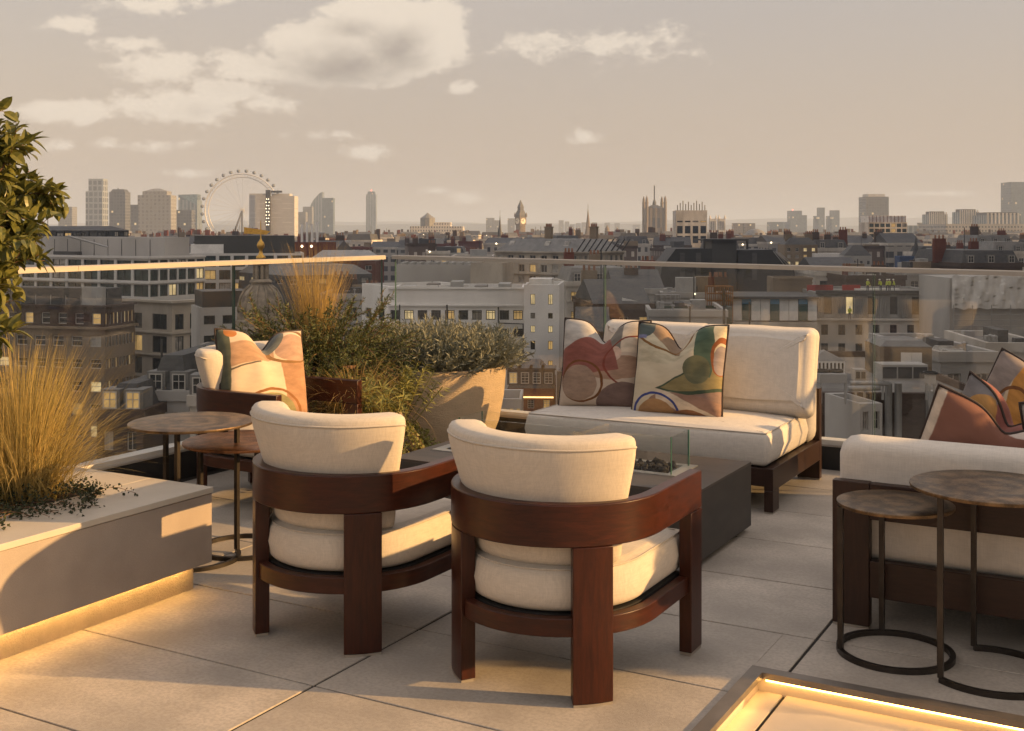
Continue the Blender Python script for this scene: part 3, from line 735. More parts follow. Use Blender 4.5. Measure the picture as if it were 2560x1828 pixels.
throw_pillow('rose and tan patterned cushion at the end of the two seat sofa', A1, .56, (-3.00, 6.545, .700), (R(-13), 0, R(7)), seed=1, chop=.14)
throw_pillow('patterned cushion with a large green brush stroke, leaning on the two seat sofa', A2, .56, (-2.480, 6.475, .700), (R(-14), 0, R(2)), seed=2, chop=.145)
throw_pillow('ochre patterned cushion on the barrel chair near the balustrade corner', A3, .54, (-4.50, 5.12, .695), (R(-18), R(4), R(66)), seed=3, chop=.12)
throw_pillow('mauve and amber cushion just behind the back of the turned away sofa', A4, .58, (-.60, 4.93, .555), (R(14), R(20), R(8)), seed=4, chop=.08)
throw_pillow('smoke grey cushion with sunlit tip behind the mauve one', A5, .52, (-.60, 5.38, .565), (R(10), R(26), R(-35)), seed=5, chop=.10)
throw_pillow('amber cushion with a sunlit corner, farthest of the cushions on the right', A6, .54, (-.60, 6.45, .565), (R(-14), R(22), R(-20)), seed=6, chop=.08)
throw_pillow('cream and red cushion at the right edge beside the mauve one', A1, .58, (-.20, 5.18, .60), (R(12), R(-8), R(20)), seed=8, chop=.12)

# ================================================================== pots and planting
def leafmat(name, a, b, rough=.55, trans=.25):
    m = bpy.data.materials.new(name); m.use_nodes = True; t = NT(m.node_tree); p = t.n['Principled BSDF']; out = t.n['Material Output']
    oi = t.new('ShaderNodeObjectInfo'); geo = t.new('ShaderNodeNewGeometry'); tc = t.new('ShaderNodeTexCoord')
    n = t.new('ShaderNodeTexNoise', {'Vector': tc.outputs['Object'], 'Scale': 14.0, 'Detail': 3.0})
    f = t.m('ADD', t.m('MULTIPLY', geo.outputs['Random Per Island'], .6), t.m('MULTIPLY', n.outputs[0], .4))
    c = t.mix(f, a, b); t.l.new(c, p.inputs['Base Color']); p.inputs['Roughness'].default_value = rough; p.inputs['Specular IOR Level'].default_value = .35
    tr = t.new('ShaderNodeBsdfTranslucent'); t.l.new(c, tr.inputs[0])
    mx = t.new('ShaderNodeMixShader', {0: trans}); t.l.new(p.outputs[0], mx.inputs[1]); t.l.new(tr.outputs[0], mx.inputs[2]); t.l.new(mx.outputs[0], out.inputs[0])
    return m
L_grass = leafmat('feather_grass', (.17, .165, .05), (.78, .57, .22), .6, .42)
L_dry = leafmat('dry_grass', (.30, .20, .065), (.68, .49, .18), .6, .42)
L_rose = leafmat('rosemary_leaf', (.035, .052, .018), (.15, .165, .055), .5, .15)
L_lav = leafmat('lavender_leaf', (.12, .13, .095), (.33, .33, .25), .7, .15)
L_euph = leafmat('euphorbia_leaf', (.10, .115, .030), (.36, .33, .09), .5, .28)
L_ivy = leafmat('creeper_leaf', (.018, .026, .012), (.055, .065, .028), .45, .15)
L_tree = leafmat('laurel_leaf', (.060, .080, .022), (.24, .225, .055), .36, .25)
M_stem = mat('twig', (.16, .085, .045), rough=.8, var=.3, scale=20)
M_pot = mat('fibre_pot', (.60, .46, .30), rough=.88, var=.08, scale=7, bump=.5, bscale=55, stretch=(1, 1, 2.4), fine=.12, fscale=90)
M_pot2 = mat('brown_pot', (.27, .16, .095), rough=.85, var=.12, scale=8, bump=.4, bscale=55)
rnd = random.Random(5)
def blade(mb, base, ang, lean, length, w, droop, seg=6, m=0):
    """one ribbon that rises and arches over"""
    d = Vector((math.cos(ang), math.sin(ang), 0)); side = Vector((-d.y, d.x, 0)); p = Vector(base); th = lean; pts = []
    st = length / seg
    for k in range(seg + 1):
        pts.append(p.copy()); p = p + (d * math.sin(th) + Vector((0, 0, math.cos(th)))) * st; th += droop / seg
    i = len(mb.v)
    tw = Vector((rnd.uniform(-1, 1), rnd.uniform(-1, 1), rnd.uniform(-.3, .3))).normalized()
    for k, q in enumerate(pts):
        ww = w * (1 - (k / seg) ** 1.6 * .85) / 2; sd_ = (side + tw * .6).normalized()
        mb.v += [tuple(q - sd_ * ww), tuple(q + sd_ * ww)]
    for k in range(seg):
        a = i + 2 * k; mb.f.append((a, a + 1, a + 3, a + 2)); mb.mi.append(m)
    return pts
def leafquad(mb, p, dirv, up, ln, w, fold=.25, m=0):
    d = dirv.normalized(); s_ = d.cross(up)
    if s_.length < 1e-4: s_ = d.cross(Vector((1, 0, 0)))
    s_.normalize(); nrm = s_.cross(d); i = len(mb.v)
    mid = p + d * ln * .5; mb.v += [tuple(p), tuple(mid + s_ * w / 2 + nrm * fold * w), tuple(p + d * ln), tuple(mid - s_ * w / 2 + nrm * fold * w)]
    mb.f += [(i, i + 1, i + 2), (i, i + 2, i + 3)]; mb.mi += [m, m]
def rv(): return Vector((rnd.gauss(0, 1), rnd.gauss(0, 1), rnd.gauss(0, 1))).normalized()

# feather grass in the stone planter
g1 = empty('feather_grass', (-4.12, 3.20, .425)); tag(g1, 'tall golden feather grass tuft growing in the stone planter', 'grass tuft')
mb = MB()
for k in range(3400):
    a = rnd.uniform(0, 6.283); r = abs(rnd.gauss(0, .075)); c_ = rnd.random()
    lean = rnd.uniform(.02, .42) if c_ < .55 else rnd.uniform(.35, 1.15)
    ln = rnd.uniform(.40, .72) if c_ < .55 else rnd.uniform(.36, .64)
    blade(mb, (r * math.cos(a), r * math.sin(a), -.02), a + rnd.gauss(0, .5), lean * .8, ln, rnd.uniform(.0018, .0036), rnd.uniform(.1, .9) * (1.25 if c_ > .55 else .65), 7)
o = mb.build('blades', L_grass, g1); tag(o, kind='stuff')
# low dark creeper across the planter
cp = empty('creeper', (-3.95, 3.2, .43)); tag(cp, 'low dark trailing creeper spilling over the top of the stone planter', 'creeper')
mb = MB(); ms = MB()
for k in range(210):
    bx, by = rnd.uniform(-.95, .16), rnd.uniform(-1.7, .16)
    out_ = rnd.random() < .42
    if out_: bx = rnd.uniform(-.1, .12) + .05; ang = rnd.uniform(-.9, 1.0)
    else: ang = rnd.uniform(0, 6.28)
    p = Vector((bx, by, .01)); L = rnd.uniform(.15, .34) * (1.0 if not out_ else .8); pts = [p.copy()]
    hgt = rnd.uniform(.01, .07)
    for s in range(8):
        ang += rnd.gauss(0, .25); p = p + Vector((math.cos(ang), math.sin(ang), 0)) * L / 8
        q = p.copy(); q.z = .012 + hgt * math.sin(math.pi * (s + 1) / 9) * (1 if not out_ else .5); pts.append(q)
        for w in range(6 if not out_ else 4):
            leafquad(mb, q + rv() * .014, rv() + Vector((0, 0, .3)), rv(), rnd.uniform(.010, .019), rnd.uniform(.008, .014))
    if out_: ms.tube(pts, .0014, 3)
for k in range(7500):
    x, y = rnd.uniform(-1.0, .10), rnd.uniform(-1.9, .10)
    if x > -.02 + .10 * mnoise.noise(Vector((x * 3, y * 4, 1))): continue
    z = .01 + abs(mnoise.noise(Vector((x * 6, y * 6, 4)))) * .10 + rnd.uniform(0, .03)
    leafquad(mb, Vector((x, y, z)), rv() + Vector((0, 0, .4)), rv(), rnd.uniform(.012, .024), rnd.uniform(.010, .018))
o = mb.build('foliage', L_ivy, cp); tag(o, kind='stuff'); ms.build('stems', M_stem, cp)

# laurel tree at the left edge, leaves built one by one
tr = empty('laurel_tree', (-4.17, 2.80, .43)); tag(tr, 'evergreen laurel tree with glossy leaves at the left edge of the terrace', 'tree')
mb = MB(); twigs = []
tree_in = tr.matrix_basis.inverted()
def grow(p, d, L, r, depth):
    pts = [p.copy()]; n = 5
    for k in range(n):
        d = (d + rv() * .16 + Vector((0, 0, .03 if depth else .05))).normalized(); p = p + d * L / n; pts.append(p.copy())
    mb.tube(pts, [r * (1 - .6 * k / n) for k in range(n + 1)], 5)
    if depth >= 2 or (depth == 1 and rnd.random() < .2): twigs.append(pts)
    if depth < 2:
        for k in range(5 if depth == 0 else 5):
            q = pts[rnd.randint(2, n)]; ax = rv(); ax.z *= .5
            grow(q, (d * .55 + ax * 1.0).normalized(), L * rnd.uniform(.45, .62), r * .5, depth + 1)
        twigs.append(pts[2:])
# trunks outside the picture, limbs reaching in
T0 = Vector((-.18, -.10, 0))
mb.tube([T0, T0 + Vector((.01, .02, .35)), T0 + Vector((.0, .03, .8)), T0 + Vector((.02, .02, 1.38))], [.028, .025, .021, .014], 7)
for (zz, L) in ((.62, .40), (.72, .44), (.82, .46), (.92, .46), (1.02, .46), (1.12, .44), (1.18, .40), (.50, .36), (1.0, .42), (.88, .42), (.68, .40), (1.15, .40), (.64, .46), (.86, .46), (1.06, .46), (1.16, .50), (1.18, .44), (.95, .40), (1.05, .42), (.80, .42)):
    a = rnd.uniform(-.3, 1.9)
    grow(T0 + Vector((0, .02, zz)), Vector((math.cos(a), math.sin(a), rnd.uniform(.2, .75))).normalized(), L, .009, 0)
mb.build('trunk', M_stem, tr, smooth=True, angle=180)
leaf_me = []
for q in range(4):
    lm = MB(); n = 5; ln = 1.0; w = .40 + .05 * q; rows = []
    for k in range(n + 1):
        u = k / n; ww = w / 2 * math.sin(math.pi * min(1, u ** .85)) ** .8 if 0 < u < 1 else .0
        zc = -.22 * u * u - .03 * q * u; fold = .35 * ww
        rows.append([(-ww, u, zc + fold), (0, u, zc), (ww, u, zc + fold)])
    for k in range(n):
        for s in range(2):
            a, b, c, d = rows[k][s], rows[k][s + 1], rows[k + 1][s + 1], rows[k + 1][s]
            pts = [a, b, c, d]
            if k == 0: pts = [b, c, d] if s == 0 else [a, c, d]
            if k == n - 1: pts = [a, b, rows[n][1]]
            lm.face(pts)
    leaf_me.append(lm.mesh('leaf', L_tree, smooth=True, angle=180))
spots = []
for pts in twigs:
    for k in range(1, len(pts)):
        for w in range(3):
            f = rnd.random(); q = pts[k - 1].lerp(pts[k], f); d = (pts[k] - pts[k - 1]).normalized()
            side = rv(); side = (side - d * side.dot(d)).normalized()
            spots.append((q, (d * .55 + side + Vector((0, 0, .15))).normalized(), rnd.uniform(.048, .080)))
def in_view(q):
    w = tr.location + q; xc = w.x * CY + w.y * SY; d = -w.x * SY + w.y * CY
    return d > .5 and CXP + FPX * xc / d > -110
rnd.shuffle(spots); vis = [s for s in spots if in_view(s[0])]; rest = [s for s in spots if not in_view(s[0])]
rm = MB(); src = [([tuple(v.co) for v in me.vertices], [tuple(p.vertices) for p in me.polygons]) for me in leaf_me]
def leaf_matrix(q, d, ln):
    up = (Vector((0, 0, 1)) + rv() * .5).normalized(); x = d.cross(up).normalized(); z = x.cross(d)
    return Matrix(((x.x * ln, d.x * ln, z.x * ln, q.x), (x.y * ln, d.y * ln, z.y * ln, q.y), (x.z * ln, d.z * ln, z.z * ln, q.z), (0, 0, 0, 1)))
for k, (q, d, ln) in enumerate(vis + rest[:250]):
    M = leaf_matrix(q, d, ln)
    if k < 300 and k < len(vis):
        o = bpy.data.objects.new('leaf', leaf_me[k % 4]); COL.objects.link(o); o.parent = tr; o.matrix_local = M
    else:
        vs, fs = src[k % 4]; i = len(rm.v); rm.v += [tuple(M @ Vector(v)) for v in vs]
        for f in fs: rm.f.append(tuple(i + a for a in f)); rm.mi.append(0)
if rm.f: tag(rm.build('foliage', L_tree, tr, smooth=True, angle=180), kind='stuff')

# large pale pot with lavender
def pot(root, prof, m, n=56, inner=.03):
    mb = MB(); mb.lathe(prof, n); 
    o = mb.build('pot', m, root, smooth=True, angle=50); return o
pc = (-4.50, 6.97, 0)
p1 = empty('pale_pot', pc); tag(p1, 'large pale tapered pot standing near the balustrade corner', 'plant pot')
pot(p1, [(.35, 0), (.385, .04), (.440, .18), (.475, .36), (.488, .50), (.486, .575), (.474, .575), (.455, .54), (.01, .535)], M_pot)
lv = empty('lavender_bush', (pc[0], pc[1], .53)); tag(lv, 'grey green lavender mound filling the large pale pot', 'shrub')
mb = MB(); ms = MB()
for k in range(1400):
    a = rnd.uniform(0, 6.283); r = math.sqrt(rnd.random()) * .44; out_ = r / .44
    base = Vector((r * math.cos(a), r * math.sin(a), .0)); lean = out_ * rnd.uniform(.35, 1.25); L = rnd.uniform(.22, .36) * (1.05 - .18 * out_) 
    d = Vector((math.cos(a) * math.sin(lean), math.sin(a) * math.sin(lean), math.cos(lean))) + rv() * .16; d.normalize()
    ms.tube([base, base + d * L], .0016, 3, cap=False)
    for w in range(13):
        u = .35 + .65 * w / 12; q = base + d * L * u
        leafquad(mb, q, (d * rnd.uniform(.5, 1.1) + rv() * .75), rv(), rnd.uniform(.034, .060), rnd.uniform(.008, .0125))
tag(mb.build('foliage', L_lav, lv), kind='stuff'); ms.build('stems', L_lav, lv)

# rosemary in a brown pot behind the corner chair, with a grass plume
pr = (-4.90, 6.10, 0)
p2 = empty('brown_pot', pr); tag(p2, 'brown pot half hidden under trailing rosemary behind the corner chair', 'plant pot')
pot(p2, [(.26, 0), (.30, .06), (.36, .30), (.385, .55), (.385, .66), (.375, .66), (.36, .62), (.01, .615)], M_pot2)
ro = empty('rosemary_bush', (pr[0], pr[1], .61)); tag(ro, 'dark trailing rosemary bush behind the corner chair', 'shrub')
mb = MB(); ms = MB()
def sprig(base, d, L, droop, n=9, needles=10, nl=.022):
    pts = [base.copy()]; p = base.copy()
    for k in range(n):
        d = (d + Vector((0, 0, -droop / n)) + rv() * .10).normalized(); p = p + d * L / n; pts.append(p.copy())
        for w in range(needles):
            q = pts[-2].lerp(p, w / needles)
            leafquad(mb, q, d * .75 + rv() * .8, rv(), rnd.uniform(.7, 1.25) * nl * 1.5, .0074)
    ms.tube(pts, .0018, 3, cap=False)
for k in range(520):
    a = rnd.uniform(0, 6.283); r = math.sqrt(rnd.random()) * .34; o_ = r / .34
    base = Vector((r * math.cos(a), r * math.sin(a), rnd.uniform(-.02, .03))); lean = .15 + o_ * rnd.uniform(.5, 1.25)
    d = Vector((math.cos(a) * math.sin(lean), math.sin(a) * math.sin(lean), math.cos(lean)))
    up_ = rnd.random()
    sprig(base, d, rnd.uniform(.32, .60) * (1 - .12 * o_), rnd.uniform(.4, 1.0) if up_ < .55 else rnd.uniform(1.6, 2.8), needles=9)
for k in range(16):
    a = rnd.uniform(-2.4, .6); base = Vector((.26 * math.cos(a), .26 * math.sin(a), .12)); d = Vector((math.cos(a) * .6, math.sin(a) * .6, .8))
    sprig(base, d.normalized(), rnd.uniform(.38, .5), -.1, needles=11)
tag(mb.build('foliage', L_rose, ro), kind='stuff'); ms.build('stems', M_stem, ro)
g2 = empty('plume_grass', (pr[0], pr[1], .66)); tag(g2, 'fine golden grass plume rising out of the rosemary', 'grass tuft')
mb = MB()
for k in range(650):
    a = rnd.uniform(0, 6.283); r = rnd.uniform(0, .10)
    blade(mb, (r * math.cos(a), r * math.sin(a), .05), a + rnd.gauss(0, .6), rnd.uniform(.0, .26), rnd.uniform(.46, .78), rnd.uniform(.0016, .003), rnd.uniform(0, .5), 6)
tag(mb.build('blades', L_dry, g2), kind='stuff')

# mixed low planting between the rosemary and the pale pot
p3 = empty('round_pot', (-4.25, 5.80, 0)); tag(p3, 'round tan pot hidden under dry grass and spurge', 'plant pot')
pot(p3, [(.15, 0), (.20, .05), (.235, .2), (.23, .36), (.20, .42), (.185, .42), (.17, .38), (.01, .375)], M_pot)
g3 = empty('dry_grass', (-4.30, 5.76, .38)); tag(g3, 'tangled dry golden grass beside the corner chair', 'grass tuft')
mb = MB()
for k in range(760):
    a = rnd.uniform(0, 6.283); r = rnd.uniform(0, .17)
    blade(mb, (r * math.cos(a), r * math.sin(a), -.02), a + rnd.gauss(0, .9), rnd.uniform(.05, .8), rnd.uniform(.24, .52), rnd.uniform(.0028, .0052), rnd.uniform(.5, 2.4), 7)
tag(mb.build('blades', L_dry, g3), kind='stuff')
eu = empty('spurge', (-4.18, 5.84, .32)); tag(eu, 'yellow green spurge with whorled leaves in front of the pale pot', 'shrub')
mb = MB(); ms = MB()
for k in range(60):
    a = rnd.uniform(0, 6.283); r = math.sqrt(rnd.random()) * .2; base = Vector((r * math.cos(a), r * math.sin(a), 0))
    lean = rnd.uniform(.05, .7); d = Vector((math.cos(a) * math.sin(lean), math.sin(a) * math.sin(lean), math.cos(lean))); L = rnd.uniform(.16, .40)
    ms.tube([base, base + d * L], .003, 4, cap=False)
    for w in range(26):
        q = base + d * L * (.45 + .55 * w / 25); sd_ = rv(); sd_ = (sd_ - d * sd_.dot(d)).normalized()
        leafquad(mb, q, sd_ + d * rnd.uniform(-.1, .6), d, rnd.uniform(.045, .075), rnd.uniform(.010, .015))
tag(mb.build('foliage', L_euph, eu), kind='stuff'); ms.build('stems', L_euph, eu)
iv = empty('trailing_ivy', (-4.16, 5.78, .34)); tag(iv, 'small leaved ivy trailing down in front of the pale pot', 'creeper')
mb = MB(); ms = MB()
for k in range(46):
    a = rnd.uniform(-2.6, .8); p = Vector((.14 * math.cos(a), .14 * math.sin(a), rnd.uniform(-.05, .04))); d = Vector((math.cos(a), math.sin(a), .3)); pts = [p.copy()]
    L = rnd.uniform(.25, .55)
    for s in range(10):
        d = (d + Vector((0, 0, -.30)) + rv() * .18).normalized(); p = p + d * L / 10
        if p.z < -.38: break
        pts.append(p.copy())
        for w in range(6): leafquad(mb, p + rv() * .018, rv() + Vector((0, 0, -.2)), rv(), rnd.uniform(.016, .030), rnd.uniform(.013, .022))
    ms.tube(pts, .0016, 3, cap=False)
tag(mb.build('foliage', L_euph, iv), kind='stuff'); ms.build('stems', M_stem, iv)

# leaves of the added shading hedge
mb = MB()
for k in range(9000):
    f = rnd.random(); x, y, z = rnd.uniform(-.23, .23), rnd.uniform(-1.18, 1.18), rnd.uniform(.44, 1.5)
    if f < .4: x = math.copysign(.20 + rnd.random() * .06, x)
    elif f < .75: z = 1.44 + rnd.random() * .07
    else: y = math.copysign(1.15 + rnd.random() * .05, y)
    leafquad(mb, Vector((x, y, z)), rv(), rv(), rnd.uniform(.03, .05), rnd.uniform(.018, .028))
tag(mb.build('foliage', L_rose, hd), kind='stuff')
# ================================================================== the city beyond the terrace
GZ = -34.0
def brickmat(name, a, b, scale=1.0, rough=.9, mortar=None):
    m = bpy.data.materials.new(name); m.use_nodes = True; t = NT(m.node_tree); p = t.n['Principled BSDF']
    tc = t.new('ShaderNodeTexCoord'); mp = t.new('ShaderNodeMapping', {'Vector': tc.outputs['Object']}); mp.inputs['Scale'].default_value = (1, 1, 4)
    n = t.new('ShaderNodeTexNoise', {'Vector': mp.outputs[0], 'Scale': 3.0 * scale, 'Detail': 6.0, 'Roughness': .7})
    n2 = t.new('ShaderNodeTexNoise', {'Vector': tc.outputs['Object'], 'Scale': .25, 'Detail': 4.0})
    c = t.mix(t.ss(n.outputs[0], .3, .7), a, b); c = t.mix(t.m('MULTIPLY', t.ss(n2.outputs[0], .4, .7), .45), c, [x * .55 for x in a])
    t.l.new(c, p.inputs['Base Color']); p.inputs['Roughness'].default_value = rough; p.inputs['Specular IOR Level'].default_value = .2
    return m
C_white = mat('city_white_render', (.80, .785, .755), rough=.85, var=.05, scale=.5, blotch=(.18, (.60, .58, .54), .5), stretch=(1, 1, .35))
C_pale = mat('city_pale_stone', (.60, .56, .50), rough=.85, var=.1, scale=.5, blotch=(.2, (.27, .24, .20), .6), stretch=(1, 1, .4))
C_stone = mat('city_stone', (.46, .41, .34), rough=.88, var=.12, scale=.5, blotch=(.2, (.20, .17, .13), .6), stretch=(1, 1, .4))
C_grey = mat('city_concrete', (.47, .455, .43), rough=.85, var=.08, scale=.3, blotch=(.15, (.21, .20, .18), .6), stretch=(1, 1, .3))
C_offw = mat('city_office_frame', (.58, .57, .545), rough=.7, var=.05, scale=.4)
C_brown = brickmat('city_brown_brick', (.075, .055, .045), (.12, .085, .065))
C_red = brickmat('city_red_brick', (.13, .045, .032), (.19, .070, .048))
C_yell = brickmat('city_stock_brick', (.21, .165, .115), (.29, .23, .165))
C_slate = mat('city_slate', (.060, .060, .060), rough=.65, var=.25, scale=1.4, blotch=(.3, (.10, .095, .085), .5), stretch=(1, 1, 3))
C_lead = mat('city_lead', (.17, .168, .16), rough=.55, var=.2, scale=.6, blotch=(.3, (.20, .19, .17), .5))
C_roof = mat('city_flat_roof', (.20, .19, .175), rough=.9, var=.25, scale=.35, blotch=(.12, (.23, .215, .19), .6))
C_black = mat('city_black_clad', (.024, .024, .024), rough=.6, var=.2, scale=.5)
C_metal = mat('city_grey_metal', (.34, .34, .33), rough=.5, metal=.2, var=.12, scale=.7)
C_teal = mat('city_teal_panel', (.035, .085, .075), rough=.5, var=.15)
C_tarp = mat('city_white_sheet', (.72, .71, .68), rough=.7, var=.12, scale=.6)
C_bluet = mat('city_blue_sheet', (.05, .085, .17), rough=.7, var=.2, scale=.8)
C_gold = mat('gilt', (.60, .36, .08), rough=.35, metal=.8, var=.15)
C_copper = mat('city_verdigris', (.16, .24, .19), rough=.8, var=.2)
C_pot = mat('city_chimney_pot', (.26, .13, .075), rough=.9, var=.2)
C_frame = mat('city_window_frame', (.48, .46, .42), rough=.6, var=.05)
C_dframe = mat('city_dark_frame', (.05, .05, .048), rough=.5, var=.1)
def panemat(name, col, rough=.12, emit=None, s=0):
    m = bpy.data.materials.new(name); m.use_nodes = True; p = m.node_tree.nodes['Principled BSDF']; t = NT(m.node_tree)
    tc = t.new('ShaderNodeTexCoord'); oi = t.new('ShaderNodeObjectInfo')
    v = t.n.new('ShaderNodeVectorMath'); v.operation = 'ADD'; t.l.new(tc.outputs['Object'], v.inputs[0]); t.l.new(oi.outputs['Location'], v.inputs[1])
    n = t.new('ShaderNodeTexNoise', {'Vector': v.outputs[0], 'Scale': 1.1, 'Detail': 3.0})
    c = t.mix(t.ss(n.outputs[0], .35, .65), col, [x * 2.2 for x in col]); t.l.new(c, p.inputs['Base Color']); p.inputs['Roughness'].default_value = rough
    if emit:
        e = t.mix(t.ss(n.outputs[0], .3, .7), emit, [x * .35 for x in emit]); t.l.new(e, p.inputs['Emission Color']); p.inputs['Emission Strength'].default_value = s
    return m
G_dark = panemat('pane_dark', (.022, .025, .027)); G_green = panemat('pane_green', (.02, .032, .03)); G_blind = panemat('pane_blind', (.20, .19, .17), .5)
G_lit = panemat('pane_lit', (.30, .22, .10), .4, (1.0, .60, .20), .30); G_lit2 = panemat('pane_lit_bright', (.4, .33, .18), .4, (1.0, .74, .36), .45)
E_lamp = glow('city_lamp', (1.0, .80, .50), 3.0); E_red = glow('warning_lamp', (1.0, .12, .06), 3.0)
def facademat(name, wall, win, fx, fz, wx=.6, wz=.55, lit=.0, rough=.6, vstripe=False):
    """far facade: openings too small to pick apart"""
    m = bpy.data.materials.new(name); m.use_nodes = True; t = NT(m.node_tree); p = t.n['Principled BSDF']
    tc = t.new('ShaderNodeTexCoord'); s = t.new('ShaderNodeSeparateXYZ', {0: tc.outputs['Object']})
    h = t.m('ADD', s.outputs[0], t.m('MULTIPLY', s.outputs[1], .83))
    a = t.m('FRACT', t.m('DIVIDE', h, fx)); b = t.m('FRACT', t.m('DIVIDE', s.outputs[2], fz))
    ma = t.m('LESS_THAN', a, wx); mb_ = t.m('LESS_THAN', b, wz)
    mk = ma if vstripe else t.m('MULTIPLY', ma, mb_)
    cell = t.new('ShaderNodeTexWhiteNoise', {'Vector': t.new('ShaderNodeCombineXYZ', {0: t.m('FLOOR', t.m('DIVIDE', h, fx)), 2: t.m('FLOOR', t.m('DIVIDE', s.outputs[2], fz))}).outputs[0]})
    wc = t.mix(t.m('MULTIPLY', cell.outputs[0], .6), win, [x * 2.2 for x in win])
    nz = t.new('ShaderNodeTexNoise', {'Vector': tc.outputs['Object'], 'Scale': .08, 'Detail': 3.0})
    wl = t.mix(nz.outputs[0], wall, [x * .78 for x in wall])
    t.l.new(t.mix(mk, wl, wc), p.inputs['Base Color']); t.l.new(t.mix(mk, (rough,) * 3, (.2,) * 3), p.inputs['Roughness'])
    if lit:
        t.l.new(t.m('MULTIPLY', t.m('MULTIPLY', mk, t.m('GREATER_THAN', cell.outputs[0], 1 - lit)), .5), p.inputs['Emission Strength']); p.inputs['Emission Color'].default_value = (1, .68, .3, 1)
    return m

# ---- ground and hills
g = MB(); g.box(-9000, 9000, -3000, 15000, GZ - 2, GZ); gr = g.build('ground', mat('city_ground', (.13, .125, .12), rough=.95, var=.3, scale=.02), rz=YAW); tag(gr, kind='structure')
hm = MB(); cols = 90
for band_, (dist, amp, y0, sd_) in enumerate(((5200, 9, 562, 3.1), (7600, 26, 556, 9.7))):
    prev = None
    for k in range(cols + 1):
        px = -500 + 3600 * k / cols; x = sx(px, dist); nz = mnoise.noise(Vector((k * .085, sd_, 0))) + .4 * mnoise.noise(Vector((k * .3, sd_, 2)))
        top = sz(y0 - max(0, (min(px, 2100) - 700) / 1400) * 9 * band_, dist) + amp * nz * 1.3
        pts = [CW(x * .96, dist * .9, GZ), CW(x, dist, top), CW(x, dist * 1.03, top - 6), CW(x, dist * 1.2, GZ)]
        if prev:
            for q in range(3): hm.face([prev[q], pts[q], pts[q + 1], prev[q + 1]])
        prev = pts
ho = hm.build('hills', mat('wooded_hill', (.055, .062, .045), rough=1, var=.4, scale=.012, detail=8), smooth=True, angle=180); tag(ho, kind='structure')

# ---- window meshes
WIN = {}
def win_me(w, h, style='plain', pane=None, frame=None):
    k = (round(w, 2), round(h, 2), style, pane.name, frame.name)
    if k in WIN: return WIN[k]
    mb = MB(); t = min(.09, w * .09); d = .07
    mb.face([(0, d, 0), (w, d, 0), (w, d, h), (0, d, h)], 0)
    def bar(x0, x1, z0, z1): mb.box(x0, x1, 0, d - .004, z0, z1, 1)
    bar(0, w, 0, t); bar(0, w, h - t, h); bar(0, t, t, h - t); bar(w - t, w, t, h - t)
    b = t * .6
    if style in ('v', 'cross', 'sash'): bar(w / 2 - b / 2, w / 2 + b / 2, t, h - t)
    if style in ('cross', 'sash', 'h'): bar(t, w - t, h * .52, h * .52 + b)
    if style == 'tri': bar(w * .28, w * .28 + b, t, h - t); bar(w * .72 - b, w * .72, t, h - t); bar(t, w - t, h * .74, h * .74 + b)
    if style == 'sash':
        bar(t, w - t, h * .76, h * .76 + b * .6); bar(t, w - t, h * .28, h * .28 + b * .6)
    WIN[k] = mb.mesh('window', [pane, frame]); return WIN[k]
def local(root, O, U, n):      # O origin (x,y), U direction along the face; outward normal to the right of U
    return O, U
def face_wall(mb, O, U, L, z0, z1, xs, zs, reveal=.22, m=0):
    """wall sheet with openings xs x zs, running from O along U; outward = (U.y,-U.x)"""
    O, U = Vector(O), Vector(U).normalized(); I = Vector((-U.y, U.x)) * reveal
    bx = [0]; hx = []
    for a, b in xs: bx += [a, b]
    bx.append(L); bz = [z0]
    for a, b in zs: bz += [a, b]
    bz.append(z1)
    def P(u, z, i=0): q = O + U * u + I * i; return (q.x, q.y, z)
    for i in range(len(bx) - 1):
        for j in range(len(bz) - 1):
            a, b, c, d = bx[i], bx[i + 1], bz[j], bz[j + 1]
            if b - a < 1e-4 or d - c < 1e-4: continue
            if i % 2 and j % 2:
                mb.face([P(a, c), P(a, d), P(a, d, 1), P(a, c, 1)], m); mb.face([P(b, c, 1), P(b, d, 1), P(b, d), P(b, c)], m)
                mb.face([P(a, c, 1), P(b, c, 1), P(b, c), P(a, c)], m); mb.face([P(a, d), P(b, d), P(b, d, 1), P(a, d, 1)], m)
            else: mb.face([P(a, c), P(b, c), P(b, d), P(a, d)], m)
def put_windows(root, O, U, xs, zs, style, lit, frame, reveal=.22, pane=None, rnd_=None, skip=0, dark=None):
    O, U = Vector(O), Vector(U).normalized(); I = Vector((-U.y, U.x)); ang = math.atan2(U.y, U.x)
    for (a, b) in xs:
        for (c, d) in zs:
            r = rnd_.random(); p = (G_lit if rnd_.random() < .65 else G_lit2) if r < lit else (G_blind if r < lit + .10 else (pane or G_dark))
            q = O + U * a + I * (reveal - .09)
            inst('window', win_me(b - a, d - c, style, p, frame), root, (q.x, q.y, c), (0, 0, ang))
def solve_len(x0, d0, ux, ud, px):
    k = (px - CXP) / FPX; return (k * d0 - x0) / (ux - k * ud)
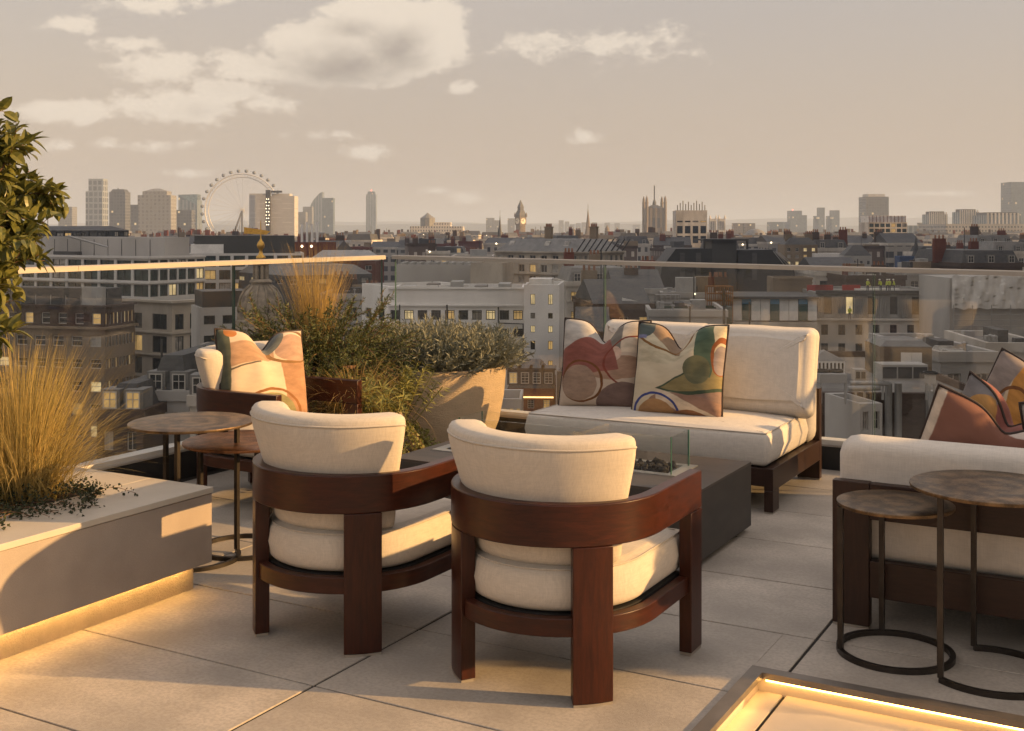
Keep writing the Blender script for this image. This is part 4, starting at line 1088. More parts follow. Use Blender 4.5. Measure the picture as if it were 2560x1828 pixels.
class Block:
    """a building seen over its nearest corner: left face runs away to the left, right face to the right"""
    def __init__(s, name, label, cat, pc, d, ytop, pl, pr, alpha, wall, rowsL=(), nL=0, rowsR=(), nR=0, fw=.62, style='v', lit=.12, frame=None, pane=None, root=None, roof=None, parapet=.6, seed=1, base=GZ, zbase=None, wl=None, wr=None, fwR=None, cornice=None):
        s.rnd = random.Random(seed); a = R(alpha); s.d = d; x0 = sx(pc, d)
        s.ztop = sz(ytop, d); fr = frame or C_frame
        if root is None:
            root = empty(name, CW(x0, d, 0), YAW)
            tag(root, label, cat); s.off = Vector((0, 0))
        else:
            iv = Matrix.Rotation(-YAW, 2) @ (CW(x0, d, 0) - root.location).to_2d() if False else None
            w = CW(x0, d, 0) - root.location; s.off = Vector((w.x * CY + w.y * SY, -w.x * SY + w.y * CY))
        s.root = root; o = s.off
        UL = Vector((math.cos(a), -math.sin(a)))       # along left face towards the corner
        UR = Vector((math.sin(a), math.cos(a)))        # along right face away from the corner
        s.wl = wl if wl else solve_len(x0, d, -UL.x, -UL.y, pl); s.wr = wr if wr else solve_len(x0, d, UR.x, UR.y, pr)
        if s.wl <= .5 or s.wl > 90: s.wl = 12.0
        if s.wr <= .5 or s.wr > 90: s.wr = 12.0
        s.A = o - UL * s.wl; s.B = o.copy(); s.C = o + UR * s.wr; s.D = s.A + UR * s.wr; s.UL, s.UR = UL, UR
        z0 = zbase if zbase is not None else base; zt = s.ztop
        def cols(L, n, f):
            if not n: return []
            c = L / n; return [(c * k + c * (1 - f) / 2, c * k + c * (1 + f) / 2) for k in range(n)]
        def rows(rr): return sorted((sz(b, d), sz(t_, d)) for t_, b in rr)
        xl, zl = cols(s.wl, nL, fw), rows(rowsL) if nL else []
        xr, zr = cols(s.wr, nR, fwR or fw), rows(rowsR) if nR else []
        mb = MB()
        face_wall(mb, s.A, UL, s.wl, z0, zt, xl, zl); face_wall(mb, s.B, UR, s.wr, z0, zt, xr, zr)
        for P, Q in ((s.C, s.D), (s.D, s.A)): mb.face([(P.x, P.y, z0), (Q.x, Q.y, z0), (Q.x, Q.y, zt), (P.x, P.y, zt)])
        # parapet inner faces
        c = (s.A + s.C) / 2; In = [p + (c - p).normalized() * .5 for p in (s.A, s.B, s.C, s.D)]; Out = [s.A, s.B, s.C, s.D]
        for k in range(4):
            P, Q, P2, Q2 = Out[k], Out[(k + 1) % 4], In[k], In[(k + 1) % 4]
            mb.face([(P.x, P.y, zt), (Q.x, Q.y, zt), (Q2.x, Q2.y, zt), (P2.x, P2.y, zt)])
            mb.face([(P2.x, P2.y, zt), (Q2.x, Q2.y, zt), (Q2.x, Q2.y, zt - parapet), (P2.x, P2.y, zt - parapet)])
        s.wall = mb.build('wall', wall, root)
        rf = MB(); rf.face([(p.x, p.y, zt - parapet) for p in In]); s.roofo = rf.build('roof', roof or C_roof, root)
        if nL: put_windows(root, s.A, UL, xl, zl, style, lit, fr, pane=pane, rnd_=s.rnd)
        if nR: put_windows(root, s.B, UR, xr, zr, style, lit, fr, pane=pane, rnd_=s.rnd)
        for (yt, yb, out) in (cornice or []):
            for nm, O, U, L in (('l', s.A, UL, s.wl), ('r', s.B, UR, s.wr)):
                n_ = Vector((U.y, -U.x)); cb = MB(); za, zb = sz(yb, d), sz(yt, d)
                e0, e1 = (0, out) if nm == 'l' else (-out, 0)
                p = [O + U * -(.0 if nm == 'l' else -.0), O + U * (L + (out if nm == 'l' else 0)), O + U * (L + (out if nm == 'l' else 0)) + n_ * out, O + n_ * out]
                q = [(v.x + n_.x * .01, v.y + n_.y * .01) for v in p]
                cb.loft([[(x, y, za) for x, y in q], [(x, y, zb) for x, y in q]]); cb.build('cornice', wall, root)
    def at(s, u, v, z=None):   # u along left face 0..1, v into the block 0..1
        p = s.A + s.UL * (s.wl * u) + s.UR * (s.wr * v); return p
    def rbox(s, name, m, u0, u1, v0, v1, h, z0=None, parent=None, bevel=0):
        z0 = (s.ztop - .55) if z0 is None else z0; mb = MB()
        q = [s.at(u0, v0), s.at(u1, v0), s.at(u1, v1), s.at(u0, v1)]
        mb.loft([[(p.x, p.y, z0) for p in q], [(p.x, p.y, z0 + h) for p in q]]); return mb.build(name, m, parent or s.root)
    def mansard(s, h, ins, m=None, name='mansard_roof', top=None, steep=None):
        ins_l = ins; z0, z1 = s.ztop + .02, s.ztop + h; fx, fy = ins / s.wl, ins / s.wr; mb = MB()
        q = [s.at(0, 0), s.at(1, 0), s.at(1, 1), s.at(0, 1)]; t_ = [s.at(fx, fy), s.at(1 - fx, fy), s.at(1 - fx, 1 - fy), s.at(fx, 1 - fy)]
        mb.loft([[(p.x, p.y, z0) for p in q], [(p.x, p.y, z1) for p in t_]], cap0=True, cap1=True); s.mt = z1
        return mb.build(name, m or C_slate, s.root)
    def dormers(s, n, z, w=1.1, h=1.5, inset=.25, face='L', style='cross', lit=.3, hood=C_lead):
        O, U, L = (s.A, s.UL, s.wl) if face == 'L' else (s.B, s.UR, s.wr); I = Vector((-U.y, U.x)); ang = math.atan2(U.y, U.x)
        for k in range(n):
            u = L * (k + .5) / n; p = O + U * u + I * inset; mb = MB()
            mb.box(-w / 2 - .15, w / 2 + .15, 0.12, 2.0, 0, h + .2); mb.box(-w / 2 - .25, w / 2 + .25, -.05, 2.05, h + .202, h + .34)
            dm = mb.build('dormer', hood, s.root, loc=(p.x, p.y, z), rz=ang)
            r = s.rnd.random(); inst('window', win_me(w, h - .1, style, G_lit if r < lit else G_dark, C_frame), dm, (-w / 2, 0.03, .1))
    def chimney(s, u, v, h=2.2, w=1.6, dp=.8, m=None, pots=4, z=None):
        p = s.at(u, v); z = z if z is not None else s.ztop; ang = math.atan2(s.UL.y, s.UL.x); mb = MB()
        mb.box(-w / 2, w / 2, -dp / 2, dp / 2, -1.5, h); mb.box(-w / 2 - .1, w / 2 + .1, -dp / 2 - .1, dp / 2 + .1, h, h + .2)
        c = mb.build('chimney', m or C_yell, s.root, loc=(p.x, p.y, z), rz=ang)
        for k in range(pots):
            mb = MB(); mb.lathe([(.16, 0), (.13, .55), (.16, .6)], 8); mb.build('chimney_pot', C_pot, c, loc=(-w / 2 + w * (k + .5) / pots, 0, h + .2))

# ---- near city, left to right
b1 = Block('office_building', 'pale grid fronted office with stone lower floors behind the corner of the brown building', 'building', 374, 150, 641, -160, 512, 30, C_offw,
           rowsL=[(651, 669), (675, 703), (713, 743), (755, 780)], nL=14, rowsR=[(651, 669), (675, 703), (713, 743)], nR=6, fw=.84, style='v', lit=.07, frame=C_dframe, pane=G_green, seed=3, cornice=[(641, 647, .25), (706, 710, .3)])
Block('', '', '', 430, 143, 752, -60, 640, 34, C_stone, rowsL=[(787, 826), (843, 885), (899, 942), (956, 1000), (1014, 1060)], nL=9, rowsR=[(787, 826), (843, 885), (899, 942), (956, 1000)], nR=6, fw=.58, style='v', lit=.22, frame=C_dframe, root=b1.root, seed=4, cornice=[(752, 758, .5), (832, 836, .25), (889, 892, .25), (946, 949, .25)])
pr_ = b1.rbox('plant_room', C_grey, .25, .98, .35, .80, sz(592, 158) - b1.ztop + .5)
for k in range(1, 12):
    u = .25 + .73 * k / 12; b1.rbox('panel_joint', C_dframe, u - .0012, u + .0012, .347, .3495, sz(594, 158) - b1.ztop + .3)
b1.rbox('roof_plant', C_dframe, .55, .66, .12, .2, 1.0); b1.rbox('roof_plant', C_metal, .3, .36, .1, .16, .8)
mb = MB(); mb.tube([(0, 0, 0), (0, 0, 1.6), (-2.2, .2, 2.2), (-5.5, .3, 3.1)], .16, 6); pq = b1.at(.78, .18); mb.build('cleaning_cradle_arm', C_metal, b1.root, loc=(pq.x, pq.y, b1.ztop - .5))
b1b = Block('office_wing', 'long low office wing with ribbon windows behind the stone dome', 'building', 470, 178, 634, 440, 760, 78, C_offw, rowsR=[(640, 668), (676, 700), (708, 735)], nR=8, fw=.78, style='v', lit=.08, frame=C_dframe, pane=G_green, seed=9)
b1b.rbox('plant_screen', C_dframe, .1, .9, .05, .92, sz(588, 185) - b1b.ztop + .5); b1b.rbox('plant_room', C_tarp, .05, .95, .02, .3, sz(610, 180) - b1b.ztop + .5)
pav = Block('glazed_pavilion', 'dark glazed rooftop pavilion with curved eaves below the far towers', 'building', 262, 235, 576, 80, 322, 30, C_black, rowsL=[(579, 591)], nL=9, rowsR=[(579, 591)], nR=5, fw=.85, lit=.1, frame=C_dframe, seed=12, roof=C_slate)
pav.mansard(.9, 2.5, C_slate)
b2 = Block('brown_building', 'brown brick office with stone lower floors, rounded corner and flat roof', 'building', 262, 132, 764, -190, 336, 14, C_brown, rowsL=[(784, 812)], nL=11, rowsR=[(784, 812)], nR=8, fw=.52, style='h', lit=.45, seed=5, cornice=[(764, 769, .3)])
Block('', '', '', 262, 131.6, 822, -190, 338, 14, C_yell, rowsL=[(842, 868), (899, 923), (955, 982), (1011, 1040), (1066, 1095)], nL=10, rowsR=[(842, 868), (899, 923), (955, 982), (1011, 1040)], nR=9, fw=.6, style='h', lit=.12, root=b2.root, seed=6, cornice=[(818, 824, .45)])
b2.rbox('roof_plant', C_slate, .42, .97, .25, .75, 2.4); b2.rbox('roof_plant', C_metal, .86, .97, .1, .22, 2.6)
for k in range(12):
    p = b2.at(.05 + .9 * k / 11, .03); MB().tube([(0, 0, 0), (0, 0, 1.1)], .03, 4).build('guard_post', C_metal, b2.root, loc=(p.x, p.y, b2.ztop))

# baroque stone turret with dome
def turret():
    d = 105; k = d / FPX; x0 = sx(652, d); r = empty('stone_turret', CW(x0, d, 0), YAW); tag(r, 'weathered stone turret with ribbed dome and gilded weather vane', 'turret')
    Z = lambda y: sz(y, d); W = lambda px: px * k
    st = mat('weathered_stone', (.33, .275, .205), rough=.92, var=.2, scale=1.6, bump=.5, bscale=5, blotch=(1.1, (.10, .085, .07), .75))
    MB().lathe([(W(64), GZ), (W(64), Z(852))], 8, a0=R(22.5)).build('drum', st, r)
    for q in range(8):
        a = R(45 * q); mb = MB(); mb.box(-W(9), W(9), -.12, .12, Z(960), Z(858)); mb.build('pilaster', st, r, loc=(W(60) * math.cos(a), W(60) * math.sin(a), 0), rz=a + R(90))
        if q % 2: inst('window', win_me(W(20), Z(875) - Z(930), 'cross', G_dark, st), r, (W(60.5) * math.cos(a + R(22.5)), W(60.5) * math.sin(a + R(22.5)), Z(930)), (0, 0, a + R(112.5)))
    MB().lathe([(W(66), Z(852)), (W(80), Z(846)), (W(82), Z(838)), (W(74), Z(834)), (W(72), Z(818)), (W(66), Z(812)), (W(64), Z(800)), (W(58), Z(797)), (W(57), Z(778))], 32).build('cornice', st, r, smooth=True, angle=30)
    MB().lathe([(W(56), Z(779)), (W(55), Z(762)), (W(49), Z(742)), (W(39), Z(725)), (W(26), Z(714)), (W(22), Z(708))], 32).build('dome', st, r, smooth=True, angle=60)
    for q in range(12):
        a = 2 * math.pi * q / 12; pts = [(w_ * math.cos(a), w_ * math.sin(a), z_) for w_, z_ in ((W(57), Z(779)), (W(56), Z(762)), (W(50), Z(742)), (W(40), Z(724)), (W(26), Z(713)))]
        MB().tube(pts, W(3.2), 5).build('rib', st, r, smooth=True, angle=180)
    MB().lathe([(W(27), Z(708)), (W(29), Z(704)), (W(25), Z(700)), (W(22), Z(698))], 16).build('lantern_base', st, r)
    for q in range(8):
        a = R(45 * q + 22.5); MB().box(-W(3.4), W(3.4), -W(3.4), W(3.4), Z(698), Z(664)).build('lantern_pier', st, r, loc=(W(16) * math.cos(a), W(16) * math.sin(a), 0), rz=a)
    MB().lathe([(W(12), Z(698)), (W(12), Z(662))], 8).build('lantern_core', C_dframe, r)
    MB().lathe([(W(19), Z(664)), (W(22), Z(660)), (W(21), Z(655)), (W(14), Z(650)), (W(9), Z(646))], 16).build('lantern_cap', st, r, smooth=True, angle=30)
    MB().lathe([(W(12), Z(646)), (W(12), Z(642)), (W(6), Z(636)), (W(4), Z(628)), (W(5), Z(624)), (W(9), Z(619)), (W(10), Z(613)), (W(8), Z(607)), (W(4), Z(602)), (W(1.6), Z(596)), (W(1.2), Z(556)), (W(.4), Z(550))], 14).build('finial', C_gold, r, smooth=True, angle=50)
    mb = MB(); z0, z1 = Z(584), Z(568); mb.loft([[(-W(42), -.03, z0), (W(14), -.03, z0 - .1), (W(24), -.03, (z0 + z1) / 2 - .1), (W(14), -.03, z1 - .3), (-W(42), -.03, z1)], [(-W(42), .03, z0), (W(14), .03, z0 - .1), (W(24), .03, (z0 + z1) / 2 - .1), (W(14), .03, z1 - .3), (-W(42), .03, z1)]]); mb.build('weather_vane', C_gold, r)
    return r
turret()
dk = Block('dark_roofed_building', 'dark slate roofed building crowding behind the stone turret', 'building', 716, 165, 690, 560, 930, 55, C_slate, rowsL=[(700, 712)], nL=5, rowsR=[(700, 712)], nR=6, fw=.5, lit=.25, seed=15, roof=C_slate)
dk.rbox('roof_plant', C_metal, .2, .7, .3, .8, 2.2); dk.mansard(1.4, 2.0, C_lead)
b4 = Block('grey_panel_building', 'grey panelled low building with dark glazed top left of the stone turret', 'building', 500, 122, 770, 478, 640, 66, C_grey, rowsR=[(790, 812), (840, 868)], nR=3, fw=.6, lit=.0, style='plain', frame=C_dframe, seed=16)
b4.rbox('glazed_box', C_dframe, .1, .95, .05, .9, sz(726, 124) - b4.ztop + .5)

# white rendered block with lit windows
b5 = Block('white_building', 'white rendered building with a row of small lit windows behind the lavender pot', 'building', 1312, 130, 722, 971, 1330, 1.5, C_white, rowsL=[(776, 800), (822, 842), (868, 892)], nL=10, fw=.70, style='tri', lit=.55, frame=C_dframe, seed=22, roof=C_roof, wr=12, cornice=[(762, 766, .25), (718, 723, .2)])
for (x, y0, y1) in ((999, 762, 860), (1246, 768, 808)):
    xx = sx(x, 129.6) - sx(1312, 130); MB().tube([(xx, -.35, sz(y1, 129.6)), (xx, -.35, sz(y0, 129.6))], .09, 6).build('drain_pipe', C_dframe, b5.root)
xa, xb = sx(1246, 129.6) - sx(1312, 130), sx(1308, 129.6) - sx(1312, 130)
MB().tube([(xa, -.35, sz(808, 129.6)), (xb, -.35, sz(810, 129.6)), (xb, -.35, sz(900, 129.6))], .09, 6).build('drain_pipe', C_dframe, b5.root)
b5l = Block('', '', '', 971, 130.4, 716, 905, 985, 62, C_white, rowsL=[(778, 806)], nL=2, fw=.45, style='v', lit=.3, frame=C_dframe, root=b5.root, seed=24, wr=10)
b5t = Block('', '', '', 1398, 126, 712, 1310, 1442, 6, C_white, rowsL=[(736, 762), (783, 797), (815, 832), (853, 875), (902, 925)], nL=2, fw=.26, style='v', lit=.55, frame=C_dframe, root=b5.root, seed=25, wr=9)
b5t.rbox('roof_plant', C_tarp, .1, .75, .2, .6, 1.1)
MB().tube([(0, 0, 0), (0, 0, 1)], .05, 5).build('vent_pipe', C_metal, b5.root, loc=(b5.at(.3, .3).x, b5.at(.3, .3).y, b5.ztop))
for k in range(5): b5.rbox('roof_plant', C_roof if k % 2 else C_metal, .08 + .18 * k, .17 + .18 * k, .25, .45 + .05 * k, .7 + .25 * (k % 3))
b6 = Block('concrete_block', 'blank grey concrete block behind the white rendered building', 'building', 1176, 168, 662, 990, 1262, 4, C_grey, seed=26, wr=14)
b6b = Block('', '', '', 1256, 165, 658, 1176, 1300, 10, C_stone, root=b6.root, seed=27, wr=9)
for k in range(9): b6.rbox('coping_block', C_metal, .02 + .11 * k, .08 + .11 * k, .2, .5, .8)
for k in range(4): b6.rbox('vent_panel', C_dframe, .18 + .22 * k, .30 + .22 * k, -.004, -.001, sz(728, 168) - sz(740, 168), z0=sz(740, 168))

# mansard roofed block
b7 = Block('mansard_building', 'stone building with big leaded mansard roof and skylights in front of the spires', 'building', 1432, 215, 633, 1236, 1560, 42, C_stone, rowsL=[(640, 656), (664, 684), (692, 712), (722, 742)], nL=7, rowsR=[(640, 656), (664, 684), (692, 712), (722, 742), (752, 772)], nR=10, fw=.55, lit=.12, frame=C_frame, seed=31, cornice=[(630, 634, .5), (686, 689, .4)])
b7.mansard(sz(598, 220) - b7.ztop, 2.6, C_lead)
for k, u in enumerate((.16, .62, .86)):
    p = b7.at(u, .0) + Vector((-b7.UL.y, b7.UL.x)) * 1.3; mb = MB(); mb.box(-.6, .6, -.08, .1, 0, 1.2); o = mb.build('skylight', G_blind, b7.root, loc=(p.x, p.y, b7.ztop + 1.15), rz=math.atan2(b7.UL.y, b7.UL.x)); o.rotation_euler[0] = R(-35)
for k in range(9):
    p = b7.B + b7.UR * (b7.wr * (k + .5) / 9); mb = MB(); mb.tube([(0, 0, 0), (-.2, 0, .2), (-2.2, 0, 2.6)], .14, 5); mb.build('roof_rib', C_dframe, b7.root, loc=(p.x, p.y, b7.ztop), rz=math.atan2(b7.UR.y, b7.UR.x) + R(90))
b7.chimney(.3, .6, z=b7.mt); b7.chimney(.75, .8, z=b7.mt)
# red brick
b8 = Block('red_brick_building', 'dark red brick building with roof masts left of the plume grass', 'building', 795, 232, 606, 697, 840, 20, C_red, rowsL=[(640, 650), (662, 672)], nL=6, fw=.4, lit=.35, seed=33)
for k in range(4):
    p = b8.at(.45 + .13 * k, .3); MB().lathe([(.25, 0), (.25, 3.6 + .5 * (k % 2))], 8).build('roof_flue', C_white, b8.root, loc=(p.x, p.y, b8.ztop))
for k in range(4):
    p = b8.at(.12 + .24 * k, -.004); MB().lathe([(.02, -.28), (.28, 0), (.02, .28)], 8).build('wall_lamp', E_lamp, b8.root, loc=(p.x, p.y - .2, b8.ztop - .8))
b8b = Block('red_hall', 'long red brick hall with low grey metal roof behind the plume grass', 'building', 938, 205, 652, 770, 960, 12, C_red, rowsL=[(664, 676)], nL=5, fw=.5, lit=.0, seed=34); b8b.mansard(1.8, 2.0, C_metal)
# brick house with dormers (below the sofa line)
b9 = Block('brick_house', 'small red brick house with slate dormers and a strip of warm light below the eaves', 'building', 1386, 88, 972, 1268, 1420, 3, C_red, rowsL=[(1000, 1022), (1050, 1080)], nL=3, fw=.42, style='sash', lit=.4, seed=36, wr=8)
b9.mansard(sz(915, 90) - b9.ztop, 1.2, C_slate); b9.dormers(4, b9.ztop + .25, w=.62, h=.95, inset=.10, style='sash', lit=.35, hood=C_slate)
b9.rbox('light_strip', glow('cornice_light', (1, .62, .2), 2.0), .06, .98, -.012, -.004, .09, z0=sz(995, 88))
b9s = Block('slate_house', 'narrow dark slate house squeezed beside the small brick house', 'building', 1470, 84, 930, 1392, 1500, 10, C_slate, seed=37, wr=8, rowsL=[(985, 1010)], nL=2, fw=.3)
bw = Block('pale_annexe', 'pale annexe with lit basement windows in front of the brick house', 'building', 1304, 80, 998, 1236, 1310, 2, C_grey, rowsL=[(1022, 1034)], nL=4, fw=.5, lit=.9, seed=38, wr=5)

# black theatre with raked sides
def theatre():
    d = 225; r = empty('black_building', CW(sx(1820, d), d, 0), YAW); tag(r, 'black clad fly tower with raked sides rising above the handrail', 'building')
    X = lambda p: sx(p, d) - sx(1820, d); Z = lambda y: sz(y, d)
    def slab(name, pts, y0, y1, m):
        mb = MB(); mb.loft([[(x, y0, z) for x, z in pts], [(x, y1, z) for x, z in pts]]); return mb.build(name, m, r)
    slab('raked_wing', [(X(1600), GZ), (X(1780), GZ), (X(1780), Z(622)), (X(1690), Z(622)), (X(1655), Z(668))], 0, 14, C_black)
    slab('raked_wing', [(X(1846), GZ), (X(2030), GZ), (X(1985), Z(672)), (X(1930), Z(624)), (X(1846), Z(626))], 0, 14, C_black)
    slab('fly_tower', [(X(1782), GZ), (X(1844), GZ), (X(1844), Z(602)), (X(1782), Z(602))], 1, 12, C_dframe)
    slab('roof_frame', [(X(1758), Z(602)), (X(1872), Z(602)), (X(1872), Z(598)), (X(1758), Z(598))], 0, 12, C_black)
    for p in (1760, 1868): slab('roof_leg', [(X(p), Z(624)), (X(p + 3), Z(624)), (X(p + 3), Z(602.5)), (X(p), Z(602.5))], 0, 1, C_black)
    for k in range(4): slab('edge_rail', [(X(1932 + k * 5), Z(628 + k)), (X(1934 + k * 5), Z(628 + k)), (X(1972 + k * 9), Z(676)), (X(1970 + k * 9), Z(676))], -.12, -.02, C_metal)
    for p in (1700, 1740, 1880): slab('glazed_strip', [(X(p), Z(700)), (X(p + 12), Z(700)), (X(p + 12), Z(632)), (X(p), Z(632))], -.10, -.02, C_slate)
theatre()
lt = Block('lit_brick_house', 'tall brick house with warm lit windows right of the black fly tower', 'building', 2044, 262, 612, 1962, 2056, 3, C_yell, rowsL=[(620, 629), (637, 646), (654, 663), (671, 680)], nL=4, fw=.42, style='cross', lit=.55, seed=41, wr=9); lt.mansard(1.6, 1.6); lt.chimney(.2, .4); lt.chimney(.85, .5)
bl = Block('blank_wall_building', 'building with a large blank white wall beside the lit brick house', 'building', 2104, 258, 634, 2040, 2114, 2, C_white, seed=42, wr=8)
bl2 = Block('terrace_house', 'grey rendered house with arched gable beyond the blank white wall', 'building', 2180, 240, 640, 2110, 2220, 10, C_grey, rowsL=[(652, 662), (670, 684)], nL=4, fw=.4, lit=.2, seed=43, wr=10); bl2.mansard(2.2, 2.0)

# stone building under construction on the right
b11 = Block('stone_building', 'pale stone building with new ribbed metal top storey and workers on its roof', 'building', 2385, 160, 800, 2040, 2460, 3, C_pale, rowsL=[(813, 839), (860, 886), (905, 930)], nL=8, fw=.40, style='cross', lit=.0, frame=C_dframe, seed=51, wr=20, cornice=[(797, 802, .4)])
up = Block('', '', '', 2372, 161, 732, 2042, 2440, 3, C_metal, rowsL=[(742, 787)], nL=6, fw=.36, style='plain', lit=.18, frame=C_dframe, root=b11.root, seed=52, wr=18, zbase=sz(799, 161), parapet=.3)
for k in range(72):
    if (k % 12) in (4, 5, 6, 7): continue
    u = (k + .5) / 72; up.rbox('metal_rib', C_metal, u - .0025, u + .0025, -.012, -.001, up.ztop - sz(798, 161) - .3, z0=sz(798, 161))
up.rbox('roof_edge', C_slate, -.01, 1.01, -.03, .0, .5, z0=up.ztop - .2)
b11l = Block('teal_panel_building', 'low stone building with white and teal panels along its top storey', 'building', 2044, 158, 806, 1832, 2050, 2, C_pale, rowsL=[(824, 860), (878, 915)], nL=4, fw=.35, style='cross', lit=.0, frame=C_dframe, seed=53, wr=14)
pz0, pz1 = sz(802, 158), sz(748, 158)
for k in range(9):
    m_ = C_tarp if k % 3 != 1 else C_teal
    b11l.rbox('panel', m_, k / 9 + .003, (k + 1) / 9 - .003, .02, .03, pz1 - pz0, z0=pz0)
    if k % 3 == 1: b11l.rbox('panel', mat('city_sky_blue', (.06, .22, .36), rough=.5), k / 9 + .003, (k + 1) / 9 - .003, .012, .019, .7, z0=pz1 - .7)
b11l.rbox('flat_roof', C_slate, -.01, 1.01, -.02, .9, .35, z0=pz1)
sh = Block('brick_lift_house', 'stained brick lift house standing on the construction roof', 'building', 2030, 172, 694, 1932, 2042, 4, C_yell, seed=54, wr=6, cornice=[(694, 699, .15), (706, 709, .1)])
# sheeted scaffold
def sheeted():
    d = 148; r = empty('sheeted_scaffold', CW(sx(2380, d), d, 0), YAW); tag(r, 'scaffold wrapped in billowing white plastic sheeting below the handrail', 'scaffold')
    W = sx(2760, d) - sx(2380, d); zt, zb = sz(690, d), sz(772, d); nx, nz_ = 120, 30; mb = MB(); idx = {}
    for i in range(nx + 1):
        for j in range(nz_ + 1):
            x, z = W * i / nx, zb + (zt - zb) * j / nz_; s_ = abs(math.sin(x * 1.15)) * .5
            y = -.22 * s_ * math.sin(math.pi * j / nz_) + mnoise.noise(Vector((x * .8, z * .35, 0))) * .34 + mnoise.noise(Vector((x * 2.0, z * .6, 5))) * .13
            idx[i, j] = len(mb.v); mb.v.append((x, y, z + .25 * mnoise.noise(Vector((x, 0, j)))))
    for i in range(nx):
        for j in range(nz_): mb.f.append((idx[i, j], idx[i + 1, j], idx[i + 1, j + 1], idx[i, j + 1])); mb.mi.append(0)
    mb.build('plastic_sheet', C_tarp, r, smooth=True, angle=180)
    MB().box(0, W, .8, 12, GZ, zt - .3).build('core', C_grey, r)
    for k in range(9):
        x = W * k / 8; MB().tube([(x, -.5, sz(830, d)), (x, -.5, zb + .5)], .05, 5).build('scaffold_pole', C_metal, r)
    for y in (786, 800, 815): MB().tube([(0, -.5, sz(y, d)), (W, -.5, sz(y, d))], .05, 5).build('scaffold_pole', C_metal, r)
sheeted()
# rooftops close below the right hand side
hut = Block('roof_hut', 'tan rooftop hut with white double door above the air handling units', 'rooftop hut', 2330, 72, 868, 2200, 2362, 4, C_yell, seed=61, wr=4, zbase=sz(960, 72)); hut.mansard(.35, .5, C_lead)
hut.rbox('door', C_white, .40, .60, -.02, -.005, sz(882, 72) - sz(922, 72), z0=sz(922, 72)); hut.rbox('door', C_white, .605, .80, -.02, -.005, sz(882, 72) - sz(922, 72), z0=sz(922, 72))
hut2 = Block('louvred_lantern', 'small lead roofed roof lantern with white louvred sides', 'roof lantern', 2112, 70, 904, 2026, 2130, 6, C_white, rowsL=[(908, 924)], nL=9, fw=.55, style='plain', lit=0, seed=62, wr=2.6, zbase=sz(960, 70)); hut2.mansard(.55, 1.0, C_lead)
lb = Block('brick_yard_building', 'dark brick wall of a yard building directly below the balustrade', 'building', 2480, 62, 985, 2040, 2640, 3, C_brown, seed=63, wr=22, parapet=.4)
for k, (u, w_) in enumerate(((.40, .35), (.455, .35))): 
    p = lb.at(u, 0); MB().tube([(0, 0, -14), (0, 0, .6)], .20, 8).build('flue_pipe', C_metal, lb.root, loc=(p.x, p.y - .4, lb.ztop), smooth=True)
p = lb.at(.66, 0); MB().box(-.35, .35, -.5, 0, -14, .2).build('cable_riser', C_metal, lb.root, loc=(p.x, p.y - .05, lb.ztop))
def ac_unit(label, px0, px1, yt, yb, d, dep, louvre=True, fans=0):
    r = empty('air_handling_unit', CW(sx(px0, d), d, 0), YAW); tag(r, label, 'air unit', 'rooftop air units'); W = sx(px1, d) - sx(px0, d); z0, z1 = sz(yb, d), sz(yt, d)
    MB().box(0, W, 0, dep, z0, z1).build('casing', C_grey, r)
    if louvre:
        n = max(2, int(W / .7))
        for k in range(n): MB().box(W * k / n + .04, W * (k + 1) / n - .04, -.03, -.004, z0 + .12, z1 - .12).build('grille', C_slate, r)
    for k in range(fans): MB().lathe([(.36, 0), (.36, .14), (.30, .14), (.30, .05), (.05, .05)], 18).build('fan_cowl', C_dframe, r, loc=(W * (k + .5) / fans, dep / 2, z1), smooth=True)
    for x in (.06, W - .06): MB().box(x - .05, x + .05, .02, .12, z0 - 1.0, z0 - .004).build('leg', C_metal, r)
ac_unit('long grey air unit with dark grilles below the tan rooftop hut', 2205, 2320, 912, 952, 60, 1.4)
ac_unit('twin fan air unit on legs near the sofa back', 2050, 2118, 936, 958, 56, 1.6, False, 2)
ac_unit('small pale air unit beside the roof pipes', 2138, 2165, 924, 952, 62, .8)
ac_unit('small white air unit right of the long grey one', 2322, 2340, 938, 960, 58, .6, False, 1)
def pipe(label, pts, r_, m=None):
    o = MB().tube(pts, r_, 8).build('roof_pipe', m or C_metal, smooth=True, angle=60); tag(o, label, 'pipe', 'rooftop pipes')
pipe('bent silver roof pipe passing behind the glass panel joint', [CW(sx(2125, 60), 60, sz(958, 60)), CW(sx(2180, 60), 60, sz(958, 60)), CW(sx(2222, 60), 60, sz(960, 60)), CW(sx(2226, 60), 60.3, sz(990, 60))], .12)
pipe('lower silver roof pipe under the bent one', [CW(sx(2120, 61), 61, sz(972, 61)), CW(sx(2200, 61), 61, sz(970, 61))], .14)
wl_ = Block('white_yard_building', 'narrow white yard building with tall barred window beneath the roof pipes', 'building', 2150, 58, 1010, 2148, 2206, 80, C_grey, rowsR=[(1030, 1075)], nR=2, fw=.5, style='cross', lit=0, seed=66, wl=4)
